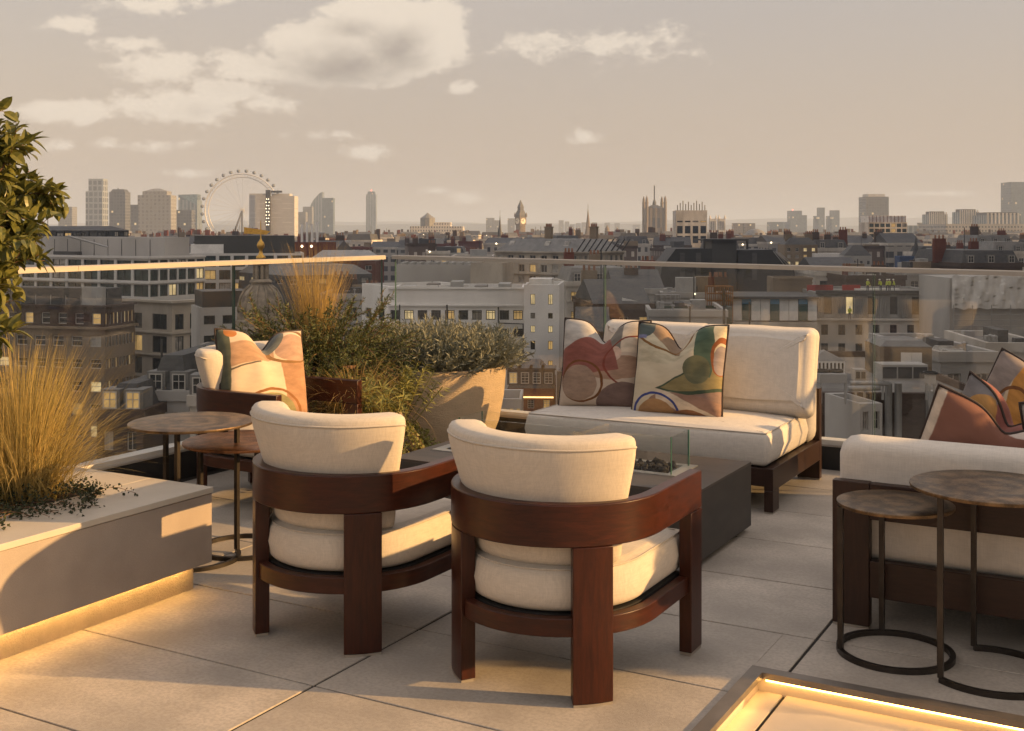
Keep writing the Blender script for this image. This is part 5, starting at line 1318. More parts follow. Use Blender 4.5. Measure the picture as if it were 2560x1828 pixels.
# blue sheeted church spire
def spire(name, label, px, d, yt, yb, wpx, m, m2=None, n=8, cat='spire', tower=None, fin=True):
    r = empty(name, CW(sx(px, d), d, 0), YAW); tag(r, label, cat); w = wpx * d / FPX / 2
    MB().lathe([(w, sz(yb, d)), (w * .55, sz(yb - (yb - yt) * .35, d)), (w * .06, sz(yt, d))], n, a0=R(22.5)).build('spire', m, r)
    if tower: MB().box(-w * 1.2, w * 1.2, -w * 1.2, w * 1.2, GZ, sz(yb, d) - .05).build('tower', tower, r)
    if fin: MB().tube([(0, 0, sz(yt + 2, d)), (0, 0, sz(yt - 12, d))], w * .05, 5).build('finial', C_dframe, r)
    return r
sp = spire('church_spire', 'dark church spire rising from blue scaffold sheeting', 2290, 262, 592, 648, 26, C_slate, tower=C_bluet)
MB().box(-4.5, 3.0, -2.5, 1, GZ, sz(640, 262)).build('scaffold_sheet', C_bluet, sp)
mr = Block('dormered_terrace', 'dark mansard terrace with two rows of white windows at the right', 'building', 2450, 320, 640, 2300, 2470, 4, C_slate, rowsL=[(645, 655)], nL=8, fw=.36, style='cross', lit=.1, seed=71, wr=12); mr.mansard(sz(616, 322) - mr.ztop, 1.0, C_slate); mr.dormers(9, mr.ztop + .6, w=1.0, h=1.3, inset=.2, lit=.0, hood=C_slate)
# offices further back
ow = Block('white_grid_office', 'pale stone office with grid of dark windows in front of the grey slab tower', 'building', 2268, 430, 556, 2172, 2275, 2, C_pale, rowsL=[(559, 568), (572, 581), (585, 594), (598, 607)], nL=7, fw=.8, style='plain', lit=.1, frame=C_dframe, pane=G_green, seed=72, wr=14)
ow.rbox('top_screen', C_tarp, .02, .97, .05, .9, sz(536, 432) - ow.ztop)
for k in range(11): ow.rbox('screen_fin', C_red, .02 + .095 * k - .004, .02 + .095 * k + .004, .03, .049, sz(536, 432) - ow.ztop)
ob = Block('beige_office', 'beige square office with antennas on its roof right of the square stone tower', 'building', 1768, 430, 526, 1690, 1774, 3, C_pale, rowsL=[(552, 556), (565, 584), (590, 608)], nL=4, fw=.72, style='plain', lit=.06, frame=C_dframe, seed=73, wr=14)
for k in range(11):
    p = ob.at(.06 + .088 * k, .1); MB().tube([(0, 0, 0), (0, 0, 2.0 + 1.6 * ((k * 7) % 5) / 4)], .16, 4).build('antenna', C_dframe, ob.root, loc=(p.x, p.y, ob.ztop))

# building site beyond the two seat sofa
gh = Block('green_hoarding', 'dark green site hoarding behind the back of the two seat sofa', 'hoarding', 1830, 150, 768, 1622, 1836, 2, mat('hoarding_green', (.03, .055, .04), rough=.6), seed=81, wr=3)
ss_ = MB(); dS = 152; ss_.loft([[(sx(x, dS) - sx(1590, dS), y_, sz(y, dS)) for x, y in ((1556, 745), (1626, 760), (1622, 790), (1550, 776))] for y_ in (0, .3)]); o = ss_.build('site_sheet', C_tarp, loc=CW(sx(1590, dS), dS, 0), rz=YAW); tag(o, 'slanting white site sheet left of the dark green hoarding', 'sheet')
def scaffold(label, x0, x1, y0, y1, d, m, nx, nz_):
    r = empty('scaffold', CW(sx(x0, d), d, 0), YAW); tag(r, label, 'scaffold'); W = sx(x1, d) - sx(x0, d); za, zb = sz(y1, d), sz(y0, d)
    for y in (0, 1.4):
        for k in range(nx + 1): MB().tube([(W * k / nx, y, za), (W * k / nx, y, zb)], .06, 4).build('pole', m, r)
        for k in range(nz_ + 1): MB().tube([(0, y, za + (zb - za) * k / nz_), (W, y, za + (zb - za) * k / nz_)], .05, 4).build('ledger', m, r)
    for k in range(1, nz_ + 1): MB().box(0, W, .1, 1.3, za + (zb - za) * k / nz_ - .12, za + (zb - za) * k / nz_ - .06).build('deck', C_yell, r)
scaffold('rusty orange scaffold tower left of the white and teal panels', 1768, 1832, 716, 806, 156, mat('scaffold_rust', (.28, .13, .05), rough=.8), 6, 5)
scaffold('grey scaffold frame on the site right of the white sheet', 1640, 1700, 738, 772, 158, C_metal, 5, 2)
# ================================================================== far skyline
def tower(name, label, px0, px1, yt, d, m, dep=None, cat='tower', top=None, yaw=0, inset=0):
    W = sx(px1, d) - sx(px0, d); dep = dep or W
    r = empty(name, CW(sx((px0 + px1) / 2, d), d, 0), YAW + R(yaw)); tag(r, label, cat)
    z1 = sz(yt, d); MB().box(-W / 2, W / 2, 0, dep, GZ, z1).build('shaft', m, r)
    return r, W, z1, dep
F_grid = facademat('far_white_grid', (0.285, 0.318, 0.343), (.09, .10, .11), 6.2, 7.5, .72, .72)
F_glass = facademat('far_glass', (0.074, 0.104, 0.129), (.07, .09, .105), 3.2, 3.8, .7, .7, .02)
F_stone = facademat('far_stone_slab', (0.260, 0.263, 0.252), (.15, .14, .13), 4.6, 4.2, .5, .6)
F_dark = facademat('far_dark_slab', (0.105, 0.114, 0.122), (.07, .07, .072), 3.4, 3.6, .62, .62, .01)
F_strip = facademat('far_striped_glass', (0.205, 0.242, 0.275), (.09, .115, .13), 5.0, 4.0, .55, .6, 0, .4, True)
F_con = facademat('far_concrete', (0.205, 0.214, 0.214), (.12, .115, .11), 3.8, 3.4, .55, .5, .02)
F_brown = facademat('far_brown', (0.124, 0.108, 0.095), (.08, .07, .065), 3.6, 3.5, .5, .5, .03)
F_off = facademat('mid_office', (.45, .42, .375), (.07, .07, .07), 2.6, 3.3, .6, .55, .04)
F_brk = facademat('mid_brick', (.15, .11, .088), (.34, .31, .27), 2.4, 3.2, .36, .48, .05)
F_brk2 = facademat('mid_red_brick', (.16, .065, .046), (.26, .22, .18), 2.4, 3.2, .36, .48, .05)
F_crm = facademat('mid_cream', (.58, .54, .48), (.08, .078, .075), 2.5, 3.2, .42, .52, .04)
F_gry = facademat('mid_grey', (.33, .32, .30), (.07, .07, .07), 2.8, 3.3, .5, .5, .03)

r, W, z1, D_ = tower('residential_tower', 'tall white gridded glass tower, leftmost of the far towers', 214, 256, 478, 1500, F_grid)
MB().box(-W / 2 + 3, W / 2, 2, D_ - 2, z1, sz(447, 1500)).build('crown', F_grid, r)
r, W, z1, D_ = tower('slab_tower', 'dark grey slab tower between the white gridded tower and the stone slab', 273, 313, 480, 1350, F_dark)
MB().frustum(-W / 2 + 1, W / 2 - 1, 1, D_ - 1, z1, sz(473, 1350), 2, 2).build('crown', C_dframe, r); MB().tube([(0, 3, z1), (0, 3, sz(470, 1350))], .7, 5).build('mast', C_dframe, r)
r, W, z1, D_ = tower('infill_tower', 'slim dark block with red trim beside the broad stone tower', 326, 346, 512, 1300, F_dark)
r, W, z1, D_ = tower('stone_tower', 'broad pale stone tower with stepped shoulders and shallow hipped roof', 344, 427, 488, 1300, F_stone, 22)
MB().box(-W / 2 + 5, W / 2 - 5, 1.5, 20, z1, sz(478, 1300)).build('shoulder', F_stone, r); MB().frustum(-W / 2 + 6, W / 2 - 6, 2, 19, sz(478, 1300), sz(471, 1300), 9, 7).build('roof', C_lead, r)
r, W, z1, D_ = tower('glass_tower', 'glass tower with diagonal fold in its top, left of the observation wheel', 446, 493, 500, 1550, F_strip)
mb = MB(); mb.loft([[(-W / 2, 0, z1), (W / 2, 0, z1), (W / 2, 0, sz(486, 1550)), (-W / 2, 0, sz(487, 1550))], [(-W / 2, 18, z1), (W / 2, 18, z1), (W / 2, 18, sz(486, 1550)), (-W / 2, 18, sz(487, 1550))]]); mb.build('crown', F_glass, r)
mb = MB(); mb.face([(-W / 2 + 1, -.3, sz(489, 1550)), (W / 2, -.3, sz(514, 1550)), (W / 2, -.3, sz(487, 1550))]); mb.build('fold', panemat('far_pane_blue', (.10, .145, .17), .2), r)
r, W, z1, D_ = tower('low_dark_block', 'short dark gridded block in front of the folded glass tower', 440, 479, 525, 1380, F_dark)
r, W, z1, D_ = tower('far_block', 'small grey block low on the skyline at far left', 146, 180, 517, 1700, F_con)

# observation wheel
def wheel():
    d = 1400; k = d / FPX; cx, cyy = sx(606, d), 0; zc = sz(526, d); Rr = 91 * k
    r = empty('observation_wheel', CW(cx, d, 0), YAW + R(8)); tag(r, 'giant white observation wheel with glass capsules rising over the roofs', 'ferris wheel')
    wm = mat('wheel_white', (.50, .50, .50), rough=.5, var=.05)
    ring = lambda rad, y, n=72: [(rad * math.cos(2 * math.pi * q / n), y, zc + rad * math.sin(2 * math.pi * q / n)) for q in range(n + 1)]
    for rad, y in ((Rr, -2), (Rr, 2), (Rr - 4, 0)): MB().tube(ring(rad, y), .55, 4, cap=False).build('rim', wm, r)
    mb = MB()
    for q in range(72):
        a, b = 2 * math.pi * q / 72, 2 * math.pi * (q + .5) / 72
        mb.tube([(Rr * math.cos(a), -2, zc + Rr * math.sin(a)), ((Rr - 4) * math.cos(b), 0, zc + (Rr - 4) * math.sin(b)), (Rr * math.cos(a), 2, zc + Rr * math.sin(a))], .22, 3)
    mb.build('rim_lattice', wm, r)
    for q in range(32):
        a = 2 * math.pi * q / 32; MB().tube([(2 * math.cos(a), 3 * (-1) ** q, zc + 2 * math.sin(a)), ((Rr - 4) * math.cos(a), 0, zc + (Rr - 4) * math.sin(a))], .16, 3).build('spoke', wm, r)
    cm = MB().lathe([(.3, -2.6), (1.7, -1.7), (2.2, 0), (1.7, 1.7), (.3, 2.6)], 10).mesh('capsule', mat('capsule_glass', (.14, .15, .155), rough=.25), True, 60)
    for q in range(32):
        a = 2 * math.pi * (q + .5) / 32; inst('capsule', cm, r, ((Rr + 3.6) * math.cos(a), 0, zc + (Rr + 3.6) * math.sin(a)), (R(90), 0, 0))
    MB().lathe([(2.2, -5), (2.2, 5)], 14).build('hub', wm, r).matrix_local = Matrix.Translation((0, 0, zc)) @ Matrix.Rotation(R(90), 4, 'X')
    for s_ in (-1, 1): MB().tube([(0, -4, zc), (-8 + 10 * s_, -26, GZ)], [1.0, 1.6], 6).build('leg', C_slate, r)
    MB().tube([(0, 4, zc), (-13, 30, GZ)], .5, 5).build('stay_cable', wm, r)
wheel()
# sheeted pair with hoist
tw = facademat('sheeted_facade', (.52, .50, .47), (.40, .385, .36), 9.0, 3.6, .9, .12)
r, W, z1, D_ = tower('sheeted_block', 'white sheeted block hiding the lower right of the observation wheel', 623, 664, 484, 900, tw, 16)
r, W, z1, D_ = tower('sheeted_block', 'white sheeted block standing right of the dark hoist mast', 676, 736, 490, 900, tw, 16)
MB().box(-W / 2 + 1, W / 2 - 4, 1, 14, z1, sz(484, 900)).build('top_sheet', tw, r); MB().box(-W / 2 + .5, -W / 2 + 9, -1, 1, sz(482, 900), sz(477, 900)).build('gantry', C_dframe, r)
r, W, z1, D_ = tower('hoist_mast', 'dark construction hoist mast dotted with lamps between the sheeted blocks', 664, 675, 475, 895, C_dframe, 3, cat='hoist')
for k in range(9):
    for s_ in (-.35, .35): MB().lathe([(.02, -.42), (.42, 0), (.02, .42)], 6).build('lamp', E_lamp, r, loc=(W * s_ * (1 if k % 2 else .6), -.6, sz(498 + k * 8, 895)))
r, W, z1, D_ = tower('grey_block', 'grey office block behind the sheeted blocks at the wheel', 700, 738, 500, 1250, F_con)
# razor topped pair
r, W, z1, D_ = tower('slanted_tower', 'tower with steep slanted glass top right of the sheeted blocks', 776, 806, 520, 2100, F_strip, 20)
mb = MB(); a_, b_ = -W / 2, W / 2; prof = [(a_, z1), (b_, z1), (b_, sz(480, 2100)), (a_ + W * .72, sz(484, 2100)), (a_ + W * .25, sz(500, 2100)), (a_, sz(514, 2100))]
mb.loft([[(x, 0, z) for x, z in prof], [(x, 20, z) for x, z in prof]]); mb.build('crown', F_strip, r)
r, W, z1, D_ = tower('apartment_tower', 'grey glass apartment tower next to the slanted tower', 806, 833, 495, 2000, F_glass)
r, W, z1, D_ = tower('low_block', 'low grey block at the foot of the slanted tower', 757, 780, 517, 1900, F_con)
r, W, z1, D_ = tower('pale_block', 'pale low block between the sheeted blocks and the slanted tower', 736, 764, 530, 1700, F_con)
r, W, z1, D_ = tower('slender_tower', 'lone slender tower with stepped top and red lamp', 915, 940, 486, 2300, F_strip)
MB().box(-W / 2 + 3, W / 2 - 3, 2, W - 2, z1, sz(479, 2300)).build('crown', F_glass, r); MB().lathe([(.1, 0), (1.5, 1.5), (.1, 3)], 6).build('lamp', E_red, r, loc=(0, 4, sz(478, 2300)))
r, W, z1, D_ = tower('hospital_block', 'long pale hospital block with stepped roofs right of the gabled brick hotel', 1025, 1157, 566, 1100, F_crm, 40); MB().box(-W / 2 + 14, W / 2 - 12, 6, 30, z1, sz(556, 1100)).build('upper_storey', F_crm, r)
MB().lathe([(7, z1), (7, sz(545, 1100)), (3, sz(538, 1100)), (.4, sz(532, 1100))], 10).build('cupola', C_lead, r, loc=(-W / 2 + 16, 10, 0))
for i, (a, b, y, dd, m) in enumerate(((1215, 1236, 545, 2200, F_con), (1236, 1249, 551, 2150, F_con), (1269, 1287, 546, 2250, F_con))):
    tower('council_tower', ('broad grey housing tower left of the black needle spire', 'small grey housing tower touching the black needle spire', 'grey housing tower partly behind the clock tower')[i], a, b, y, dd, m)
for i, (a, b, y) in enumerate(((1397, 1409, 551), (1412, 1423, 554), (1425, 1436, 561), (1440, 1452, 558), (1454, 1466, 556), (1480, 1492, 556), (1512, 1524, 557), (1537, 1549, 558), (1583, 1600, 562))):
    tower('housing_tower', 'faint distant housing tower, %s in the row right of the clock tower' % ('first', 'second', 'third', 'fourth', 'fifth', 'sixth', 'seventh', 'eighth', 'ninth')[i], a, b, y, 3200, F_con)
spire('needle_spire', 'black needle church spire just left of the clock tower', 1250, 620, 538, 592, 13, C_slate, tower=C_stone)
# gothic clock tower
GS = mat('gothic_stone', (.19, .15, .108), rough=.9, var=.15, scale=.2, stretch=(1, 1, .3))
def clock_tower():
    d = 1150; k = d / FPX; r = empty('clock_tower', CW(sx(1301.5, d), d, 0), YAW + R(38)); tag(r, 'gothic clock tower with pale dials and steep iron spire', 'clock tower'); Z = lambda y: sz(y, d); w = 17 * k / 2
    MB().box(-w, w, -w, w, GZ, Z(562)).build('shaft', GS, r)
    for q in range(4):
        a = R(90 * q)
        for s_ in (-.6, -.2, .2, .6): MB().box(w * s_ - .5, w * s_ + .5, -w - .5, -w - .02, GZ, Z(564)).build('buttress', GS, r, rz=a)
    w2 = w * 1.18; MB().box(-w2, w2, -w2, w2, Z(562), Z(543)).build('clock_stage', GS, r)
    dm = MB().lathe([(w2 * .72, 0), (w2 * .72, .25), (w2 * .02, .26)], 24).mesh('clock_dial', mat('dial_opal', (.72, .66, .52), rough=.5), True, 40); hm_ = MB().box(-.25, .25, -.4, w2 * .6, .3, .4).mesh('clock_hand', C_dframe)
    for q in range(4):
        a = R(90 * q); p = Matrix.Rotation(a, 4, 'Z') @ Matrix.Translation((0, -w2 - .02, Z(553))) @ Matrix.Rotation(R(90), 4, 'X')
        o = inst('clock_dial', dm, r); o.matrix_local = p
        for t_ in (0, 70): h = inst('clock_hand', hm_, o); h.rotation_euler[2] = R(t_)
    MB().box(-w2 * 1.02, w2 * 1.02, -w2 * 1.02, w2 * 1.02, Z(543), Z(538)).build('belfry', C_slate, r)
    w3 = w2 * .98; rings = [(w3, 538), (w3 * .66, 527), (w3 * .56, 526), (w3 * .56, 519), (w3 * .62, 518.5), (w3 * .3, 509), (w3 * .04, 500)]
    MB().loft([[(-a, -a, Z(y)), (a, -a, Z(y)), (a, a, Z(y)), (-a, a, Z(y))] for a, y in rings]).build('spire', C_slate, r)
    for sx_ in (-1, 1):
        for sy_ in (-1, 1): MB().lathe([(1.0, Z(543)), (1.0, Z(537)), (.1, Z(531))], 6).build('pinnacle', GS, r, loc=(sx_ * w2, sy_ * w2, 0))
clock_tower()
spire('gothic_flèche'.replace('è', 'e'), 'pointed gothic central spire midway between the clock tower and square tower', 1470, 1150, 523, 596, 22, GS, tower=GS)
def square_tower():
    d = 1250; k = d / FPX; r = empty('square_gothic_tower', CW(sx(1636, d), d, 0), YAW + R(3)); tag(r, 'massive square gothic tower with corner turrets and tall flagpole', 'tower'); Z = lambda y: sz(y, d); w = 46 * k / 2
    MB().box(-w, w, -w, w, GZ, Z(521)).build('shaft', GS, r)
    for s_ in (-.55, 0, .55): MB().box(w * s_ - w * .09, w * s_ + w * .09, -w - .8, -w - .02, GZ, Z(519)).build('buttress', GS, r)
    for s_ in (-.30, .30):
        for q in range(3): MB().box(w * s_ + (q - 1) * w * .13 - w * .045, w * s_ + (q - 1) * w * .13 + w * .045, -w - .25, -w - .02, Z(570), Z(545)).build('lancet_window', C_dframe, r)
    for sx_ in (-1, 1):
        for sy_ in (-1, 1): MB().lathe([(w * .17, GZ), (w * .17, Z(509)), (w * .20, Z(508)), (w * .15, Z(504)), (w * .14, Z(498)), (w * .02, Z(490))], 8).build('turret', GS, r, loc=(sx_ * w, sy_ * w, 0))
    MB().frustum(-w * .9, w * .9, -w * .9, w * .9, Z(521), Z(513), w * .6, w * .6).build('roof', C_slate, r); MB().lathe([(w * .22, Z(514)), (w * .2, Z(506)), (w * .03, Z(496))], 8).build('lantern', C_slate, r)
    MB().tube([(0, 0, Z(498)), (0, 0, Z(464))], .7, 5).build('flagpole', C_dframe, r)
square_tower()
for i, (px, yt, yb, w) in enumerate(((1434, 568, 594, 8), (1518, 562, 592, 12), (1543, 568, 596, 14))):
    d = 1000; rr = empty('stone_cupola', CW(sx(px, d), d, 0), YAW); tag(rr, ('small pointed turret left of the gothic central spire', 'onion domed turret right of the gothic central spire', 'stone cupola with dome between the onion turret and square tower')[i], 'turret'); k = d / FPX * w / 2
    MB().lathe([(k, GZ), (k, sz(yb - 12, d)), (k * 1.15, sz(yb - 13, d)), (k * .8, sz(yb - 17, d)), (k * .9, sz(yb - 20, d)), (k * .3, sz(yt + 4, d)), (k * .05, sz(yt, d))], 12).build('drum', GS, rr, smooth=True, angle=40)
# abbey towers
d = 1050; rr = empty('abbey_towers', CW(sx(1794, d), d, 0), YAW); tag(rr, 'pale twin west towers of an abbey behind the beige office', 'church')
for s_ in (-1, 1):
    x = s_ * 11 * d / FPX; w = 8.5 * d / FPX
    MB().box(x - w, x + w, 0, 2 * w, GZ, sz(547, d)).build('tower', C_pale, rr)
    for q in (-1, 0, 1): MB().box(x + q * w * .55 - w * .09, x + q * w * .55 + w * .09, -.3, -.02, sz(575, d), sz(553, d)).build('lancet_window', C_dframe, rr)
    for q in (-1, 1): MB().lathe([(1.2, sz(547, d)), (.1, sz(537, d))], 6).build('pinnacle', C_pale, rr, loc=(x + q * w * .9, .6, 0))
rr = empty('domed_hall', CW(sx(1888, 900), 900, 0), YAW); tag(rr, 'broad grey domed hall low among the far roofs', 'building'); k = 900 / FPX
MB().lathe([(30 * k, GZ), (30 * k, sz(596, 900)), (27 * k, sz(588, 900)), (20 * k, sz(578, 900)), (9 * k, sz(573, 900)), (.1, sz(572, 900))], 32).build('dome', C_lead, rr, smooth=True, angle=60)
# right hand towers
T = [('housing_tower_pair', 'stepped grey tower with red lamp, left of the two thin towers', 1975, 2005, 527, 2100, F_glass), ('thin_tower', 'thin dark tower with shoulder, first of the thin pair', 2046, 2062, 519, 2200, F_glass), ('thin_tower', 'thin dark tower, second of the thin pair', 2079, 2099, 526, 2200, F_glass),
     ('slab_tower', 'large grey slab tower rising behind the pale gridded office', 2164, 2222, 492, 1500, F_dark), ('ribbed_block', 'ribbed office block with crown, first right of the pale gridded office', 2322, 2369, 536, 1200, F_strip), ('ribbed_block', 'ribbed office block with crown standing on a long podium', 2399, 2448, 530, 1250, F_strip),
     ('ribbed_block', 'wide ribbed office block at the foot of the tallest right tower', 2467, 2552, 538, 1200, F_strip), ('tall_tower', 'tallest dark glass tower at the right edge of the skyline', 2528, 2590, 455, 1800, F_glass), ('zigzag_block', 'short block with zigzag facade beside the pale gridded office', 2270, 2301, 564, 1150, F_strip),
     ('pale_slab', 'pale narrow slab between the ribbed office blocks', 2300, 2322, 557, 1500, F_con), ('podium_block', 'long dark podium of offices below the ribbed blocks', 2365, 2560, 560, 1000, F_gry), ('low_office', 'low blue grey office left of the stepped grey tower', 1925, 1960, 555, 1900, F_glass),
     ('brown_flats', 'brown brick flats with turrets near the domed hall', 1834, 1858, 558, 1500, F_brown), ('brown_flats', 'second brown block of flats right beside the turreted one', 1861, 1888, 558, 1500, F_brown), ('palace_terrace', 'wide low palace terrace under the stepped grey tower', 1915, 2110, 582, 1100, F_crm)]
for nm, lb_, a, b, y, dd, m in T:
    r, W, z1, D_ = tower(nm, lb_, a, b, y, dd, m)
    if nm == 'housing_tower_pair':
        MB().box(W / 2 + .1, W / 2 + 10, 4, W, GZ, sz(538, dd)).build('shaft', m, r); MB().box(-W / 2 - 8, -W / 2 - .1, 4, W, GZ, sz(555, dd)).build('shaft', m, r); MB().lathe([(.1, 0), (1.3, 1.3), (.1, 2.6)], 6).build('lamp', E_red, r, loc=(-W / 4, 3, z1))
    if nm == 'thin_tower': MB().box(-W / 2 - 7, -W / 2 - .1, 3, W, GZ, sz(540, dd)).build('shaft', m, r)
    if nm == 'slab_tower': MB().box(-W / 2 + 4, W / 2 - 4, 3, W - 3, z1, sz(485, dd)).build('crown', C_grey, r)
    if nm == 'ribbed_block':
        n = 9
        for k in range(n): MB().box(-W / 2 + W * k / n, -W / 2 + W * (k + .45) / n, -1, -.1, sz(590, dd), z1 + 2.2).build('fin', C_grey, r)
        MB().box(-W / 2 + 3, W / 2 - 3, 2, W - 2, z1, z1 + 3).build('crown', C_dframe, r)

# ------------------------------------------------------------------ roofscape between the picked out buildings
rs = random.Random(77)
marks = [(230, 'the white gridded tower'), (385, 'the broad stone tower'), (600, 'the observation wheel'), (700, 'the sheeted blocks'), (800, 'the slanted tower'), (927, 'the slender tower'), (1090, 'the hospital block'), (1250, 'the needle spire'), (1301, 'the clock tower'), (1470, 'the gothic central spire'), (1636, 'the square gothic tower'), (1730, 'the beige office'), (1888, 'the domed hall'), (2000, 'the stepped grey tower'), (2085, 'the thin towers'), (2220, 'the pale gridded office'), (2290, 'the blue sheeted spire'), (2390, 'the dormered terrace'), (2540, 'the tallest right tower')]
used = set()
KINDS_ = [('brown brick', F_brk, C_brown), ('red brick', F_brk2, C_red), ('cream rendered', F_crm, C_crm if 'C_crm' in globals() else C_pale), ('grey', F_gry, C_grey), ('pale stone', F_off, C_pale)]
ROOFS = ['slate mansard roof', 'flat roof', 'lead roof', 'pitched slate roof', 'flat roof and plant rooms']
ADJ = ['small', 'broad', 'narrow', 'long', 'tall', 'low', 'plain', 'old', 'squat', 'deep']
def filler(px, wpx, yt, d, k, rf, yaw, idx):
    W = wpx * d / FPX; D = rs.uniform(12, 22); zt = sz(yt, d); nm, fm, wm = KINDS_[k]
    near = min(marks, key=lambda q: abs(q[0] - px)); side = 'left of' if px < near[0] - 12 else ('right of' if px > near[0] + 12 else 'below')
    nchim = rs.choice((0, 1, 2, 2, 3)) if rf != 1 and d > 125 else 0
    depth_w = 'nearest' if d < 260 else ('mid' if d < 480 else 'far')
    base = None
    for a in ADJ + [x + ' ' + y for x in ADJ for y in ADJ if x != y]:
        lab = '%s %s house with %s %s %s' % (a, nm, ROOFS[rf], side, near[1])
        if lab not in used: break
    used.add(lab)
    r = empty('roofscape_house', CW(sx(px, d), d, 0), YAW + R(yaw)); tag(r, lab, 'building', 'houses in the roofscape')
    if d < 310:
        n = max(2, int(W / 2.5)); c_ = W / n; f_ = rs.uniform(.36, .5); hh = rs.uniform(1.4, 1.9); st = rs.uniform(3.0, 3.5)
        xs_ = [(c_ * q + c_ * (1 - f_) / 2, c_ * q + c_ * (1 + f_) / 2) for q in range(n)]; zs_ = sorted((zt - .9 - st * q - hh, zt - .9 - st * q) for q in range(4 if d > 140 else 3))
        mb = MB(); face_wall(mb, (-W / 2, 0), (1, 0), W, GZ, zt, xs_, zs_, reveal=.25)
        for P, Q in (((W / 2, 0), (W / 2, D)), ((W / 2, D), (-W / 2, D)), ((-W / 2, D), (-W / 2, 0))): mb.face([(*P, GZ), (*Q, GZ), (*Q, zt), (*P, zt)])
        mb.build('wall', wm, r); put_windows(r, (-W / 2, 0), (1, 0), xs_, zs_, rs.choice(('sash', 'cross', 'v')), .16, rs.choice((C_frame, C_frame, C_dframe)), reveal=.25, rnd_=rs)
        for (za_, zb_) in zs_: MB().box(-W / 2 - .05, W / 2 + .05, -.12, -.004, za_ - .22, za_ - .08).build('sill_course', wm, r)
    else: MB().box(-W / 2, W / 2, 0, D, GZ, zt).build('wall', fm, r)
    mb = MB(); mb.box(-W / 2 - .2, W / 2 + .2, -.2, .25, zt, zt + .8); mb.box(-W / 2 - .2, W / 2 + .2, D - .25, D + .2, zt, zt + .8); mb.box(-W / 2 - .2, -W / 2 + .25, .2502, D - .2502, zt, zt + .8); mb.box(W / 2 - .25, W / 2 + .2, .2502, D - .2502, zt, zt + .8); mb.build('parapet', wm, r); MB().box(-W / 2 + .2502, W / 2 - .2502, .2502, D - .2502, zt, zt + .3).build('roof_deck', C_roof, r)
    zr = zt + .36; rm = C_slate if rf in (0, 3) else C_lead; ztop = zr
    if rf in (0, 2):
        h = rs.uniform(2.0, 3.2); MB().frustum(-W / 2 + .2, W / 2 - .2, .2, D - .2, zr, zr + h, .9, 1.2).build('roof', rm, r); ztop = zr + h
        if d < 420:
            n = max(2, int(W / 3.2))
            for q in range(n):
                x = -W / 2 + W * (q + .5) / n; dm = MB().box(-.75, .75, .30, 2.2, .3, 1.9).build('dormer', C_lead, r, loc=(x, 0, zr)); inst('window', win_me(1.1, 1.3, 'cross', G_lit if rs.random() < .18 else G_dark, C_frame), dm, (-.55, .2, .45))
    elif rf == 3:
        h = rs.uniform(2.2, 3.4); mb = MB(); mb.loft([[(-W / 2, 0, zr), (-W / 2, D, zr), (-W / 2, D / 2, zr + h)], [(W / 2, 0, zr), (W / 2, D, zr), (W / 2, D / 2, zr + h)]]); mb.build('roof', rm, r); ztop = zr + h * .6
    else:
        if d < 230:
            for q in range(9):
                x, y = rs.uniform(-W / 2 + .8, W / 2 - .8), rs.uniform(.8, D - 1.5); kind = rs.randint(0, 3)
                if kind == 0: MB().box(-.5, .5, -.4, .4, 0, rs.uniform(.5, 1.1)).build('roof_unit', rs.choice((C_metal, C_slate, C_grey)), r, loc=(x, y, zr - .06))
                elif kind == 1: MB().lathe([(.14, 0), (.14, .8), (.24, .82), (.24, .95), (.05, 1.05)], 8).build('roof_vent', C_metal, r, loc=(x, y, zr - .06))
                elif kind == 2: MB().tube([(-1.6, 0, .25), (1.4, 0, .25), (1.4, 1.2, .25), (1.4, 1.2, 0)], .12, 6).build('roof_duct', C_metal, r, loc=(max(-W / 2 + 2, min(W / 2 - 2, x)), y, zr - .06))
                else: MB().frustum(-.9, .9, -.6, .6, 0, .45, .25, .25).build('roof_light', G_blind, r, loc=(x, y, zr - .06))
        for q in range(rs.randint(1, 4 if rf == 4 else 2)):
            w_, x, y = rs.uniform(1.5, 5) if d > 150 else rs.uniform(.9, 2.0), rs.uniform(-W / 2 + 2, W / 2 - 3), rs.uniform(2, D - 6); MB().box(x, x + w_, y, y + rs.uniform(1.5, 4), zr - .06, zr + rs.uniform(.8, 2.6) * (1 if d > 150 else .55)).build('plant_room', rs.choice((C_grey, C_metal, C_yell, C_slate)), r)
    for q in range(nchim):
        x = -W / 2 + W * rs.random(); w_ = rs.uniform(1.2, 2.4); c = MB().box(-w_ / 2, w_ / 2, -.45, .45, -2.5, rs.uniform(1.2, 2.6)).build('chimney', rs.choice((C_yell, C_brown, C_red)), r, loc=(x, D * rs.uniform(.3, .8), ztop))
        if d < 500:
            zc = max(v.co.z for v in c.data.vertices)
            for u in range(3): MB().lathe([(.2, 0), (.15, .7)], 6).build('chimney_pot', C_pot, c, loc=(-w_ / 2 + w_ * (u + .5) / 3, 0, zc))
    if d < 700 and rs.random() < .35: MB().tube([(0, 0, 0), (0, 0, rs.uniform(2.5, 6))], .09, 4).build('aerial', C_dframe, r, loc=(rs.uniform(-W / 3, W / 3), D / 2, ztop - .5))
    if rs.random() < .20: lr = .32 * min(1, d / 420); MB().lathe([(.02, -lr), (lr, 0), (.02, lr)], 6).build('roof_lamp', E_lamp, r, loc=(rs.uniform(-W / 2, W / 2), -.5, zt + .6))
i = 0
